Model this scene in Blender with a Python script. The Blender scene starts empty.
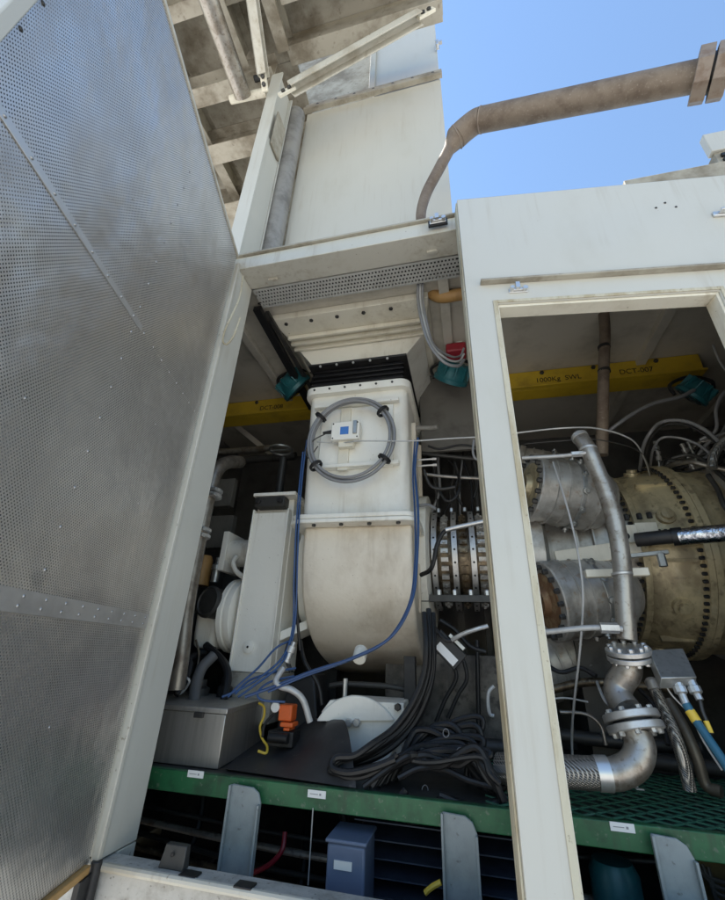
import bpy, bmesh, math, random
from mathutils import Vector, Matrix, Quaternion
rnd = random.Random(7)
S = bpy.context.scene
COL = S.collection
EYE = 1.7                                   # camera height over the ground; all lengths below are metres from the eye, shifted up at link time
V = Vector
# ------------------------------------------------------------------ camera
FPX = 417.32
PITCH, ROLL, YAW = math.radians(26.07), math.radians(2.345), math.radians(14.454)
def cam_axes():
    cy, sy = math.cos(YAW), math.sin(YAW)
    Rz = Matrix(((cy, -sy, 0), (sy, cy, 0), (0, 0, 1)))
    cp, sp = math.cos(PITCH), math.sin(PITCH)
    fwd, up, rt = V((0, cp, sp)), V((0, -sp, cp)), V((1, 0, 0))
    cr, sr = math.cos(ROLL), math.sin(ROLL)
    return Rz @ (rt * cr + up * sr), Rz @ (-rt * sr + up * cr), Rz @ fwd
RT, UP, FW = cam_axes()
def ray(x, y): return RT * ((x - 362.5) / FPX) - UP * ((y - 450) / FPX) + FW
def A(x, y, Y):                              # measured point on the depth plane Y
    d = ray(x, y); return d * (Y / d.y)
def AZ(x, y, z):
    d = ray(x, y); return d * (z / d.z)
def AX(x, y, X):
    d = ray(x, y); return d * (X / d.x)
def AP(x, y, o, n):                          # measured point on a plane
    d = ray(x, y); return d * (o.dot(n) / d.dot(n))
def PP(pts): return [A(*p) for p in pts]
def pxm(p, px): return px / FPX * p.dot(FW)  # length of px photo pixels at point p
cam = bpy.data.cameras.new('camera'); co = bpy.data.objects.new('camera', cam); COL.objects.link(co)
M = Matrix((RT, UP, -FW)).transposed().to_4x4(); M.translation = V((0, 0, EYE)); co.matrix_world = M
cam.sensor_fit = 'VERTICAL'; cam.sensor_height = 24; cam.lens = 24 * FPX / 900
cam.clip_start = 0.05; cam.clip_end = 3000
S.camera = co

# ------------------------------------------------------------------ materials
def mat(name, col, rough=0.5, metal=0.0, dirt=None, amt=0.0, scale=4.0, lo=.45, hi=.75, stretch=(1, 1, 1), bump=0.0, bscale=60, rvar=.12, spec=.5, fine=0.0, fdirt=None, fscale=40, frange=(.6, .7), streak=None, samt=.35, ripple=0.0):
    m = bpy.data.materials.new(name); m.use_nodes = True
    nt = m.node_tree; N = nt.nodes; L = nt.links
    b = N['Principled BSDF']; b.inputs['Base Color'].default_value = (*col, 1); b.inputs['Roughness'].default_value = rough
    b.inputs['Metallic'].default_value = metal; b.inputs['Specular IOR Level'].default_value = spec
    tc = N.new('ShaderNodeTexCoord'); mp = N.new('ShaderNodeMapping'); mp.inputs['Scale'].default_value = stretch
    L.new(tc.outputs['Object'], mp.inputs['Vector'])
    out = None
    nz = N.new('ShaderNodeTexNoise'); nz.inputs['Scale'].default_value = scale; nz.inputs['Detail'].default_value = 7; nz.inputs['Roughness'].default_value = .65
    L.new(mp.outputs[0], nz.inputs['Vector'])
    def mixer(fac_socket, a, bcol, amount):
        mx = N.new('ShaderNodeMix'); mx.data_type = 'RGBA'
        ml = N.new('ShaderNodeMath'); ml.operation = 'MULTIPLY'; ml.inputs[1].default_value = amount
        L.new(fac_socket, ml.inputs[0]); L.new(ml.outputs[0], mx.inputs[0])
        if isinstance(a, tuple): mx.inputs[6].default_value = (*a, 1)
        else: L.new(a, mx.inputs[6])
        mx.inputs[7].default_value = (*bcol, 1)
        return mx.outputs[2]
    def ramp(sock, lo, hi):
        r = N.new('ShaderNodeMapRange'); r.inputs[1].default_value = lo; r.inputs[2].default_value = hi; r.interpolation_type = 'SMOOTHSTEP'
        L.new(sock, r.inputs[0]); return r.outputs[0]
    c = tuple(col)
    if dirt: c = mixer(ramp(nz.outputs['Fac'], lo, hi), c, dirt, amt)
    n2 = N.new('ShaderNodeTexNoise'); n2.inputs['Scale'].default_value = fscale; n2.inputs['Detail'].default_value = 5
    L.new(tc.outputs['Object'], n2.inputs['Vector'])
    if fdirt: c = mixer(ramp(n2.outputs['Fac'], *frange), c, fdirt, fine)
    if streak:
        mp2 = N.new('ShaderNodeMapping'); mp2.inputs['Scale'].default_value = (17, 17, .9); L.new(tc.outputs['Object'], mp2.inputs['Vector'])
        n4 = N.new('ShaderNodeTexNoise'); n4.inputs['Scale'].default_value = 1.6; n4.inputs['Detail'].default_value = 6; n4.inputs['Roughness'].default_value = .6; L.new(mp2.outputs[0], n4.inputs['Vector'])
        n5 = N.new('ShaderNodeTexNoise'); n5.inputs['Scale'].default_value = 2.3; L.new(tc.outputs['Object'], n5.inputs['Vector'])
        mm = N.new('ShaderNodeMath'); mm.operation = 'MULTIPLY'; L.new(ramp(n4.outputs['Fac'], .50, .72), mm.inputs[0]); L.new(ramp(n5.outputs['Fac'], .42, .64), mm.inputs[1])
        c = mixer(mm.outputs[0], c, streak, samt)
    if not isinstance(c, tuple): L.new(c, b.inputs['Base Color'])
    rr = N.new('ShaderNodeMapRange'); rr.inputs[3].default_value = max(.05, rough - rvar); rr.inputs[4].default_value = min(1, rough + rvar)
    L.new(nz.outputs['Fac'], rr.inputs[0]); L.new(rr.outputs[0], b.inputs['Roughness'])
    if bump:
        n3 = N.new('ShaderNodeTexNoise'); n3.inputs['Scale'].default_value = bscale; n3.inputs['Detail'].default_value = 3
        L.new(tc.outputs['Object'], n3.inputs['Vector'])
        bp = N.new('ShaderNodeBump'); bp.inputs['Strength'].default_value = bump; bp.inputs['Distance'].default_value = .004
        L.new(n3.outputs['Fac'], bp.inputs['Height']); L.new(bp.outputs[0], b.inputs['Normal'])
        if ripple:
            n6 = N.new('ShaderNodeTexNoise'); n6.inputs['Scale'].default_value = 1.7; n6.inputs['Detail'].default_value = 1; L.new(tc.outputs['Object'], n6.inputs['Vector'])
            b6 = N.new('ShaderNodeBump'); b6.inputs['Strength'].default_value = ripple; b6.inputs['Distance'].default_value = .06; L.new(n6.outputs['Fac'], b6.inputs['Height']); L.new(b6.outputs[0], bp.inputs['Normal'])
    return m
BROWN = (.16, .11, .06)
WHITE = mat('white_paint', (.54, .53, .475), .40, 0, (.44, .42, .35), .5, 2.2, .46, .78, (1, 1, .5), .06, 25, fine=.6, fdirt=(.34, .30, .23), fscale=60, frange=(.73, .80), streak=(.36, .31, .23), samt=.32, ripple=.5)
WHITEW = mat('worn_white_paint', (.55, .53, .46), .5, 0, (.34, .29, .21), .65, 5, .46, .72, (1, 1, .3), .15, 40, fine=.7, fdirt=(.20, .16, .10), fscale=60, frange=(.64, .74), streak=(.26, .20, .12), samt=.5)
SILLM = mat('weathered_sill_paint', (.46, .45, .42), .6, 0, (.20, .18, .15), .85, 11, .42, .72, (1, 1, 1), .3, 60, fine=.7, fdirt=(.11, .10, .08), fscale=75, frange=(.6, .72))
SEAL = mat('yellowed_seal', (.54, .50, .38), .6, 0, (.36, .29, .17), .8, 14, .42, .66, (1, 1, .25), .2, 60, fine=.55, fdirt=(.16, .12, .07), fscale=75, frange=(.62, .72), streak=(.22, .17, .10), samt=.6)
CREAM = mat('cream_paint', (.76, .72, .60), .5, 0, (.44, .38, .27), .55, 4, .47, .75, (1, 1, .5), .08, 30, fine=.6, fdirt=(.20, .15, .09), fscale=60, frange=(.68, .76), streak=(.30, .22, .13), samt=.35)
CASE = mat('beige_cast_paint', (.80, .73, .61), .5, 0, (.50, .41, .30), .7, 2.4, .42, .70, (1, 1, .7), .3, 55, fine=.6, fdirt=(.20, .14, .08), fscale=70, frange=(.68, .76), streak=(.34, .25, .16), samt=.22)
CASEW = mat('white_cast_paint', (.86, .84, .76), .45, 0, (.58, .52, .41), .55, 3.2, .46, .76, (1, 1, .6), .2, 50, fine=.6, fdirt=(.22, .17, .11), fscale=70, frange=(.69, .77), streak=(.38, .30, .20), samt=.4)
CEIL = mat('grey_cream_ceiling', (.58, .54, .46), .6, 0, (.22, .2, .15), .5, 3, .45, .75)
CANOPY = mat('dirty_cream_steel', (.42, .39, .32), .6, 0, (.165, .135, .09), .85, 2.6, .40, .66, (1, 1, 1), .15, 30, fine=.5, fdirt=(.10, .075, .045), fscale=16, frange=(.6, .74))
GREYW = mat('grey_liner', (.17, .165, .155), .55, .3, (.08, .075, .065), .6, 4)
GALV = mat('galvanised_steel', (.46, .47, .46), .42, .85, (.25, .25, .24), .6, 9, .42, .7, rvar=.15, fine=.4, fdirt=(.2, .18, .15), fscale=50)
GALVD = mat('dull_downpipe_steel', (.30, .29, .27), .55, .15, (.12, .11, .10), .7, 6, .4, .7)
STEEL = mat('brushed_stainless', (.50, .485, .46), .45, .85, (.32, .30, .28), .6, 5, .4, .75, (8, 8, .5), rvar=.12)
PIPES = mat('stained_steel_pipe', (.44, .41, .37), .40, .75, (.18, .14, .10), .75, 8, .42, .68, fine=.5, fdirt=(.14, .10, .07), fscale=45, frange=(.55, .68))
FORGE = mat('machined_flange_steel', (.62, .61, .59), .45, .75, (.36, .33, .30), .6, 14, .45, .7)
CHROME = mat('bright_bolt_steel', (.66, .66, .65), .38, .8, (.4, .38, .36), .5, 30)
RUST = mat('tan_rusty_pipe_paint', (.20, .155, .115), .6, .1, (.12, .085, .06), .85, 7, .4, .66, (1, 1, 1), .2, 70, fine=.6, fdirt=(.30, .25, .20), fscale=90, frange=(.58, .72))
RUSTG = mat('grey_brown_flange_paint', (.25, .20, .16), .6, .1, (.15, .09, .055), .7, 14, .45, .7, bump=.2)
OXIDE = mat('rust_orange_ring', (.21, .115, .06), .7, .3, (.40, .31, .18), .7, 16, .42, .66, bump=.25)
OLIVE = mat('heat_stained_olive_casing', (.68, .58, .36), .40, .35, (.25, .20, .125), .85, 5, .38, .66, (1, 1, .6), .25, 35, fine=.55, fdirt=(.13, .10, .065), fscale=26, frange=(.54, .68), streak=(.66, .60, .44), samt=.5)
HOT = mat('grey_heat_shield', (.56, .55, .52), .42, .5, (.24, .22, .19), .8, 6, .4, .68, bump=.3, bscale=18, fine=.5, fdirt=(.34, .23, .14), fscale=26, frange=(.58, .7), streak=(.16, .14, .12), samt=.5)
BRASS = mat('bronze_casing', (.22, .17, .11), .42, .7, (.07, .055, .04), .85, 14, .4, .62, fine=.5, fdirt=(.45, .38, .26), fscale=50, frange=(.58, .7))
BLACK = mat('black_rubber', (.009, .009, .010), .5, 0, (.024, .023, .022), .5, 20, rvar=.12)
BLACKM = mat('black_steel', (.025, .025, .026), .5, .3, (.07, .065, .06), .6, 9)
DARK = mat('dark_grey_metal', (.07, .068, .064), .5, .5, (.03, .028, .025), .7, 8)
SHEET = mat('black_rubber_sheet', (.03, .03, .032), .5, 0, (.10, .10, .10), .5, 5, .45, .8, fine=.5, fdirt=(.15, .14, .13), fscale=30, frange=(.62, .75))
BLUE = mat('blue_cable', (.028, .075, .20), .4, 0, (.045, .085, .17), .6, 30)
BLUEL = mat('light_blue_plastic', (.10, .30, .62), .4)
GREYC = mat('grey_conduit', (.25, .25, .255), .35, .1, (.2, .2, .2), .5, 22)
GREYH = mat('pale_grey_hose', (.50, .50, .49), .4, .2, (.3, .3, .29), .5, 26)
GREEN = mat('green_paint', (.025, .14, .055), .45, 0, (.02, .06, .03), .8, 9, .42, .68, fine=.7, fdirt=(.14, .19, .13), fscale=50, frange=(.6, .68), streak=(.04, .04, .03), samt=.6)
GREEND = mat('dark_green_grating', (.05, .17, .105), .5, .1, (.05, .10, .075), .7, 20, .45, .7, fine=.5, fdirt=(.14, .19, .16), fscale=30, frange=(.55, .7))
LEG = mat('pale_grey_leg_paint', (.30, .335, .335), .5, 0, (.17, .19, .19), .7, 8, .42, .72, bump=.1, fine=.6, fdirt=(.10, .09, .08), fscale=50, frange=(.64, .73), streak=(.12, .12, .11), samt=.4)
SLATE = mat('slate_blue_box', (.13, .17, .26), .45, 0, (.09, .12, .19), .5, 9)
TEAL = mat('teal_enamel', (.02, .13, .15), .4, .1, (.015, .07, .085), .7, 12)
RED = mat('red_plastic', (.30, .018, .03), .4, 0, (.22, .02, .03), .5, 18)
ORANGE = mat('orange_plastic', (.72, .13, .025), .4, 0, (.4, .08, .02), .4, 30)
YELLOW = mat('yellow_beam_paint', (.62, .42, .03), .5, 0, (.30, .20, .03), .6, 6, .45, .75, bump=.05)
YELC = mat('yellow_cable', (.72, .50, .06), .45)
TAN = mat('tan_hose', (.45, .26, .09), .5, 0, (.26, .14, .05), .6, 14)
LABEL = mat('white_label', (.80, .80, .78), .5)
INK = mat('black_ink', (.02, .015, .01), .6)
LBLUE = mat('blue_label', (.06, .20, .55), .45)
FOIL = mat('wrinkled_foil', (.62, .63, .66), .25, 1, (.22, .24, .30), .8, 45, .4, .6, bump=1.0, bscale=55)
GROUND = mat('pale_concrete', (.60, .56, .50), .85, 0, (.22, .205, .18), .7, .6, .4, .7, bump=.3, bscale=12, fine=.4, fdirt=(.16, .15, .13), fscale=6)

def braid(name, base, dark, s=160):
    m = mat(name, base, .38, .85); nt = m.node_tree; N = nt.nodes; L = nt.links; b = N['Principled BSDF']
    tc = N.new('ShaderNodeTexCoord'); w = []
    for k in (1, -1):
        mp = N.new('ShaderNodeMapping'); mp.inputs['Rotation'].default_value = (.6 * k, .8 * k, .785 * k)
        L.new(tc.outputs['Object'], mp.inputs['Vector'])
        t = N.new('ShaderNodeTexWave'); t.inputs['Scale'].default_value = s / 3.4; L.new(mp.outputs[0], t.inputs['Vector']); w.append(t)
    mu = N.new('ShaderNodeMath'); mu.operation = 'MAXIMUM'; L.new(w[0].outputs['Fac'], mu.inputs[0]); L.new(w[1].outputs['Fac'], mu.inputs[1])
    mx = N.new('ShaderNodeMix'); mx.data_type = 'RGBA'; mx.inputs[6].default_value = (*dark, 1); mx.inputs[7].default_value = (*base, 1)
    L.new(mu.outputs[0], mx.inputs[0]); L.new(mx.outputs[2], b.inputs['Base Color'])
    bp = N.new('ShaderNodeBump'); bp.inputs['Strength'].default_value = .8; bp.inputs['Distance'].default_value = .003
    L.new(mu.outputs[0], bp.inputs['Height']); L.new(bp.outputs[0], b.inputs['Normal'])
    return m
BRAID = braid('braided_steel_hose', (.42, .40, .37), (.08, .07, .06))

# perforated liner: staggered round holes laid out in the door's own (u, v) metres, stored as UVs
def perforated():
    m = mat('perforated_stainless', (.5, .5, .5), .4, 1.0); nt = m.node_tree; N = nt.nodes; L = nt.links; b = N['Principled BSDF']
    for l in list(b.inputs['Base Color'].links) + list(b.inputs['Roughness'].links): L.remove(l)
    uv = N.new('ShaderNodeUVMap'); sx = N.new('ShaderNodeSeparateXYZ'); L.new(uv.outputs[0], sx.inputs[0])
    def mth(op, a, bb=None):
        n = N.new('ShaderNodeMath'); n.operation = op
        for i, s in enumerate((a, bb)):
            if s is None: continue
            if isinstance(s, (int, float)): n.inputs[i].default_value = s
            else: L.new(s, n.inputs[i])
        return n.outputs[0]
    cx = mth('COSINE', mth('MULTIPLY', sx.outputs[0], 2 * math.pi / .0098))
    cz = mth('COSINE', mth('MULTIPLY', sx.outputs[1], 2 * math.pi / .0128))
    f = mth('MULTIPLY', cx, cz)
    r = N.new('ShaderNodeMapRange'); r.interpolation_type = 'SMOOTHSTEP'; r.inputs[1].default_value = .40; r.inputs[2].default_value = .62
    L.new(f, r.inputs[0]); hole = r.outputs[0]
    tc = N.new('ShaderNodeTexCoord')
    def noise(scale, detail=5, st=(1, 1, 1)):
        mp = N.new('ShaderNodeMapping'); mp.inputs['Scale'].default_value = st; L.new(tc.outputs['Object'], mp.inputs[0])
        n = N.new('ShaderNodeTexNoise'); n.inputs['Scale'].default_value = scale; n.inputs['Detail'].default_value = detail; L.new(mp.outputs[0], n.inputs['Vector']); return n.outputs['Fac']
    n1, n2, n3 = noise(2.6, 6), noise(9, 7, (1, 1, .5)), noise(4.2, 3)
    g = N.new('ShaderNodeMapRange'); g.inputs[1].default_value = .35; g.inputs[2].default_value = .7; g.interpolation_type = 'SMOOTHSTEP'; L.new(n1, g.inputs[0])
    mx = N.new('ShaderNodeMix'); mx.data_type = 'RGBA'; mx.inputs[6].default_value = (.80, .78, .76, 1); mx.inputs[7].default_value = (.66, .635, .61, 1); L.new(g.outputs[0], mx.inputs[0])
    g2 = N.new('ShaderNodeMapRange'); g2.inputs[1].default_value = .5; g2.inputs[2].default_value = .75; L.new(n2, g2.inputs[0])
    m2 = N.new('ShaderNodeMix'); m2.data_type = 'RGBA'; m2.inputs[7].default_value = (.38, .34, .30, 1); L.new(mth('MULTIPLY', g2.outputs[0], .4), m2.inputs[0]); L.new(mx.outputs[2], m2.inputs[6])
    m3 = N.new('ShaderNodeMix'); m3.data_type = 'RGBA'; m3.inputs[7].default_value = (.03, .03, .032, 1); cl = N.new('ShaderNodeMapRange'); cl.inputs[1].default_value = .42; cl.inputs[2].default_value = .68; cl.inputs[3].default_value = 1; cl.inputs[4].default_value = .45; L.new(n2, cl.inputs[0])
    L.new(mth('MULTIPLY', hole, cl.outputs[0]), m3.inputs[0]); L.new(m2.outputs[2], m3.inputs[6])
    L.new(m3.outputs[2], b.inputs['Base Color'])
    rr = N.new('ShaderNodeMapRange'); rr.inputs[3].default_value = .30; rr.inputs[4].default_value = .58; L.new(n1, rr.inputs[0])
    L.new(mth('ADD', rr.outputs[0], mth('MULTIPLY', hole, .4)), b.inputs['Roughness'])
    b1 = N.new('ShaderNodeBump'); b1.inputs['Strength'].default_value = .5; b1.inputs['Distance'].default_value = .05; L.new(n3, b1.inputs['Height'])
    b2 = N.new('ShaderNodeBump'); b2.inputs['Strength'].default_value = .6; b2.inputs['Distance'].default_value = .002; b2.invert = True
    L.new(hole, b2.inputs['Height']); L.new(b1.outputs[0], b2.inputs['Normal']); L.new(b2.outputs[0], b.inputs['Normal'])
    return m
PERF = perforated()

# ------------------------------------------------------------------ mesh collector
ORG = {}
class B:
    def __init__(s): s.v = []; s.f = []; s.bl = []
    def add(s, vs, fs):
        k = len(s.v); s.v += [V(p) for p in vs]; s.f += [[i + k for i in q] for q in fs]; return s
    def hexa(s, p):                          # 8 corners: bottom ring, top ring
        return s.add(p, [(0, 3, 2, 1), (4, 5, 6, 7), (0, 1, 5, 4), (1, 2, 6, 5), (2, 3, 7, 6), (3, 0, 4, 7)])
    def box(s, x0, x1, y0, y1, z0, z1):
        return s.hexa([(x0, y0, z0), (x1, y0, z0), (x1, y1, z0), (x0, y1, z0), (x0, y0, z1), (x1, y0, z1), (x1, y1, z1), (x0, y1, z1)])
    def obox(s, o, a, b, c, a0, a1, b0, b1, c0, c1):
        P = lambda i, j, k: o + a * i + b * j + c * k
        return s.hexa([P(a0, b0, c0), P(a1, b0, c0), P(a1, b1, c0), P(a0, b1, c0), P(a0, b0, c1), P(a1, b0, c1), P(a1, b1, c1), P(a0, b1, c1)])
    def bar(s, p, q, w, h, up=V((0, 0, 1))):
        d = (q - p).normalized(); sd = d.cross(up).normalized(); u = sd.cross(d)
        return s.obox(p, d, sd, u, 0, (q - p).length, -w / 2, w / 2, -h / 2, h / 2)
    def prism(s, pts, d):                    # closed outline (list of Vectors) swept along d
        n = len(pts); a = [V(p) for p in pts]; b = [p + d for p in a]
        return s.add(a + b, [tuple(range(n))[::-1], tuple(range(n, 2 * n))] + [(i, (i + 1) % n, n + (i + 1) % n, n + i) for i in range(n)])
    def lathe(s, o, ax, prof, n=32, caps=True, a0=0, a1=2 * math.pi, ref=None):
        ax = V(ax).normalized(); r = V(ref) if ref else (V((0, 0, 1)) if abs(ax.z) < .9 else V((1, 0, 0)))
        u = (r - ax * r.dot(ax)).normalized(); w = ax.cross(u); full = abs(a1 - a0 - 2 * math.pi) < 1e-6
        m = n if full else n + 1; vs = []
        for (rad, h) in prof:
            for i in range(m):
                t = a0 + (a1 - a0) * i / n; vs.append(V(o) + ax * h + (u * math.cos(t) + w * math.sin(t)) * rad)
        fs = []
        for j in range(len(prof) - 1):
            for i in range(n):
                i2 = (i + 1) % m; fs.append((j * m + i, j * m + i2, (j + 1) * m + i2, (j + 1) * m + i))
        if caps:
            fs.append(tuple(range(m))[::-1]); fs.append(tuple(range((len(prof) - 1) * m, len(prof) * m)))
        return s.add(vs, fs)
    def cyl(s, p, q, r, n=20, r2=None):
        d = V(q) - V(p); return s.lathe(p, d, [(r, 0), (r if r2 is None else r2, d.length)], n)
    def bolt(s, p, d, r, h): s.bl.append((V(p), V(d), r, h)); return s.lathe(p, d, [(r, 0), (r, h * .8), (r * .8, h)], 6)
    def tube(s, pts, r, n=10, smooth=True, closed=False, res=8):
        if smooth and len(pts) > 2: pts = spline(pts, closed, res)
        rs = r if isinstance(r, (list, tuple)) else None
        m = len(pts); nrm = None; rings = []
        for i, p in enumerate(pts):
            a = pts[i - 1] if (i or closed) else p; b = pts[(i + 1) % m] if (i < m - 1 or closed) else p
            t = (b - a).normalized()
            if nrm is None: nrm = t.orthogonal().normalized()
            nrm = (nrm - t * nrm.dot(t)).normalized(); w = t.cross(nrm)
            rad = r if rs is None else rs[0] + (rs[1] - rs[0]) * i / (m - 1)
            rings.append([p + (nrm * math.cos(2 * math.pi * k / n) + w * math.sin(2 * math.pi * k / n)) * rad for k in range(n)])
        vs = [q for g in rings for q in g]; fs = []
        for i in range(m if closed else m - 1):
            j = (i + 1) % m
            for k in range(n): fs.append((i * n + k, i * n + (k + 1) % n, j * n + (k + 1) % n, j * n + k))
        if not closed: fs += [tuple(range(n))[::-1], tuple(range((m - 1) * n, m * n))]
        return s.add(vs, fs)
    def build(s, name, m, parent=None, bevel=0.0, seg=2, sharp=35):
        if len(s.bl) > 1 and name.endswith('bolt'):     # every bolt its own object
            bolts(parent, [(p, d) for p, d, r, h in s.bl], s.bl[0][2], s.bl[0][3], m); return None
        me = bpy.data.meshes.new(name)
        if parent is not None: org = ORG[parent]
        else:
            zs = min(p.z for p in s.v); xs = [p.x for p in s.v]; ys = [p.y for p in s.v]
            org = V(((min(xs) + max(xs)) / 2, (min(ys) + max(ys)) / 2, zs))
        me.from_pydata([p - org for p in s.v], [], s.f); me.update()
        bm = bmesh.new(); bm.from_mesh(me); bmesh.ops.recalc_face_normals(bm, faces=bm.faces); bm.to_mesh(me); bm.free()
        for p in me.polygons: p.use_smooth = True
        me.set_sharp_from_angle(angle=math.radians(sharp))
        me.materials.append(m)
        o = bpy.data.objects.new(name, me); COL.objects.link(o); ORG[o] = org
        if parent is not None: o.parent = parent
        else: o.location = org + V((0, 0, EYE))
        if bevel:
            md = o.modifiers.new('bevel', 'BEVEL'); md.width = bevel; md.segments = seg; md.limit_method = 'ANGLE'; md.angle_limit = math.radians(40); md.use_clamp_overlap = True
        return o
def spline(pts, closed=False, res=8):
    P = [V(p) for p in pts]; n = len(P); out = []
    rng = n if closed else n - 1
    for i in range(rng):
        p1, p2 = P[i], P[(i + 1) % n]
        p0 = P[i - 1] if (i or closed) else p1 * 2 - p2
        p3 = P[(i + 2) % n] if (i + 2 < n or closed) else p2 * 2 - p1
        for k in range(res):
            t = k / res
            out.append(.5 * ((2 * p1) + (p2 - p0) * t + (2 * p0 - 5 * p1 + 4 * p2 - p3) * t * t + (3 * p1 - p0 - 3 * p2 + p3) * t ** 3))
    if not closed: out.append(P[-1])
    return out
def tag(o, label=None, cat=None, group=None, kind=None):
    if label: o['label'] = label
    if cat: o['category'] = cat
    if group: o['group'] = group
    if kind: o['kind'] = kind
    return o
def thing(name, loc, label, cat, group=None):
    o = bpy.data.objects.new(name, None); COL.objects.link(o); o.empty_display_size = .1
    ORG[o] = V(loc); o.location = V(loc) + V((0, 0, EYE)); return tag(o, label, cat, group)
X, Y_, Z = V((1, 0, 0)), V((0, 1, 0)), V((0, 0, 1))
def text_mesh(name, txt, size, o, right, up, m, parent, depth=.001):
    cu = bpy.data.curves.new('t', 'FONT'); cu.body = txt; cu.size = size; cu.extrude = depth; cu.align_x = 'CENTER'; cu.align_y = 'CENTER'
    t = bpy.data.objects.new('t', cu); COL.objects.link(t); dg = bpy.context.evaluated_depsgraph_get()
    me = bpy.data.meshes.new_from_object(t.evaluated_get(dg)); bpy.data.objects.remove(t)
    n = right.cross(up)
    for v in me.vertices: v.co = o + right * v.co.x + up * v.co.y + n * v.co.z - ORG[parent]
    me.materials.clear(); me.materials.append(m); me.name = name
    ob = bpy.data.objects.new(name, me); COL.objects.link(ob); ob.parent = parent; ORG[ob] = ORG[parent]; return ob
def bolts(parent, plist, r, h, m, name='bolt', n=6):
    """one object per bolt, all sharing one mesh"""
    q = B(); q.lathe(V((0, 0, 0)), Z, [(r, 0), (r, h * .8), (r * .8, h)] if n == 6 else [(r, 0), (r * .9, h * .5), (r * .4, h)], n)
    me = None
    for p, d in plist:
        if me is None:
            me = bpy.data.meshes.new(name); me.from_pydata(q.v, [], q.f); me.update()
            bm = bmesh.new(); bm.from_mesh(me); bmesh.ops.recalc_face_normals(bm, faces=bm.faces); bm.to_mesh(me); bm.free()
            for f in me.polygons: f.use_smooth = n > 6
            if n > 6: me.set_sharp_from_angle(angle=.7)
            me.materials.append(m)
        o = bpy.data.objects.new(name, me); COL.objects.link(o); o.parent = parent; ORG[o] = ORG[parent]
        o.location = V(p) - ORG[parent]; o.rotation_mode = 'QUATERNION'; o.rotation_quaternion = V(d).to_track_quat('Z', 'Y')
def ring_list(o, ax, R, k, phase=0.0):
    ax = V(ax).normalized(); ref = Z if abs(ax.z) < .9 else X
    u = (ref - ax * ref.dot(ax)).normalized(); w = ax.cross(u)
    return [(V(o) + (u * math.cos(2 * math.pi * (i + phase) / k) + w * math.sin(2 * math.pi * (i + phase) / k)) * R, ax) for i in range(k)]
def flange(b, o, ax, r, h, n=28): return b.lathe(o, ax, [(r * .97, 0), (r, h * .12), (r, h * .88), (r * .97, h)], n)
def ring_bolts(b, o, ax, R, k, r, h, phase=0.0, span=(0, 2 * math.pi)):
    ax = V(ax).normalized(); ref = Z if abs(ax.z) < .9 else X
    u = (ref - ax * ref.dot(ax)).normalized(); w = ax.cross(u)
    for i in range(k):
        t = span[0] + (span[1] - span[0]) * (i + phase) / k; b.bolt(V(o) + (u * math.cos(t) + w * math.sin(t)) * R, ax, r, h)

# ------------------------------------------------------------------ ground
tag(B().box(-400, 400, -400, 600, -1.9, -1.7).build('ground', GROUND), 'pale concrete yard around the turbine enclosure', 'ground', kind='structure')

# ------------------------------------------------------------------ enclosure
enc = thing('turbine_enclosure', (0, 1.5, -1.7), 'white steel turbine enclosure with its perforated access door swung open', 'enclosure')
b = B(); b.box(-1.30, .10, 1.50, 1.655, 2.0, 2.098); b.build('lintel', WHITEW, enc, .003)
B().box(-1.34, .13, 1.483, 1.72, 2.100, 2.113).build('roof_flashing', CANOPY, enc, .002)
lug_m = WHITEW
for (x, y) in ((273, 279), (432, 251)):
    c = AZ(x, y, 2.0); q = B()
    q.prism([V((c.x + math.cos(t) * .009 + (.022 if math.cos(t) > 0 else -.022), c.y + math.sin(t) * .009, 1.985)) for t in [k * math.pi / 6 + .01 for k in range(12)]], V((0, 0, .014)))
    q.build('slotted_lug', lug_m, enc)
B().box(-1.26, -1.176, 1.574, 1.66, -.80, -.608).build('door_jamb', WHITEW, enc, .002)
jamb = B().box(-1.26, -1.176, 1.50, 1.66, -.605, 1.998).build('door_jamb', WHITE, enc, .003)
B().box(-1.196, -1.168, 1.478, 1.498, -.605, 2.03).build('jamb_seal', WHITEW, enc, .004)
B().box(.081, .185, 1.50, 1.63, -.605, 1.998).build('door_jamb', WHITEW, enc, .003)
B().box(1.45, 1.60, 1.50, 1.63, -.605, 1.998).build('door_jamb', WHITE, enc, .003)
B().box(.12, 2.9, 1.56, 1.72, 2.0, 2.10).build('lintel', WHITE, enc, .003)
b = B(); b.box(-1.32, 2.9, 1.50, 1.572, -.74, -.61); b.build('sill', SILLM, enc, .006)
b = B(); b.tube([V((-1.32, 1.496, -.618)), V((2.9, 1.496, -.618))], .012, 10, False); b.build('sill_nosing', WHITEW, enc)
B().box(-2.6, 2.9, 1.515, 1.56, -1.30, -.745).build('skirt_panel', SILLM, enc, .004)
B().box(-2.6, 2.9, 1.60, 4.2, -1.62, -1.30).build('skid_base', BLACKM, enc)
B().box(-2.6, -1.262, 1.51, 1.57, -.742, 2.097).build('front_wall', WHITE, enc)
B().box(1.603, 2.9, 1.51, 1.57, -.608, 1.997).build('front_wall', WHITE, enc)
B().box(-2.6, 2.9, 1.66, 4.2, 2.055, 2.097).build('roof', CEIL, enc)
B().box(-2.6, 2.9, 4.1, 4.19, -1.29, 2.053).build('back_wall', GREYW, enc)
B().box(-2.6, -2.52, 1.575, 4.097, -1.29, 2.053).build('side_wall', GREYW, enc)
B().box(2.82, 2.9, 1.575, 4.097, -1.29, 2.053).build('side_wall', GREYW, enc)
for x in (-1.44, -.02, 1.36, 2.2): B().box(x - .03, x + .03, 1.8, 4.09, 2.005, 2.053).build('ceiling_rib', CEIL, enc, .003)
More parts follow.
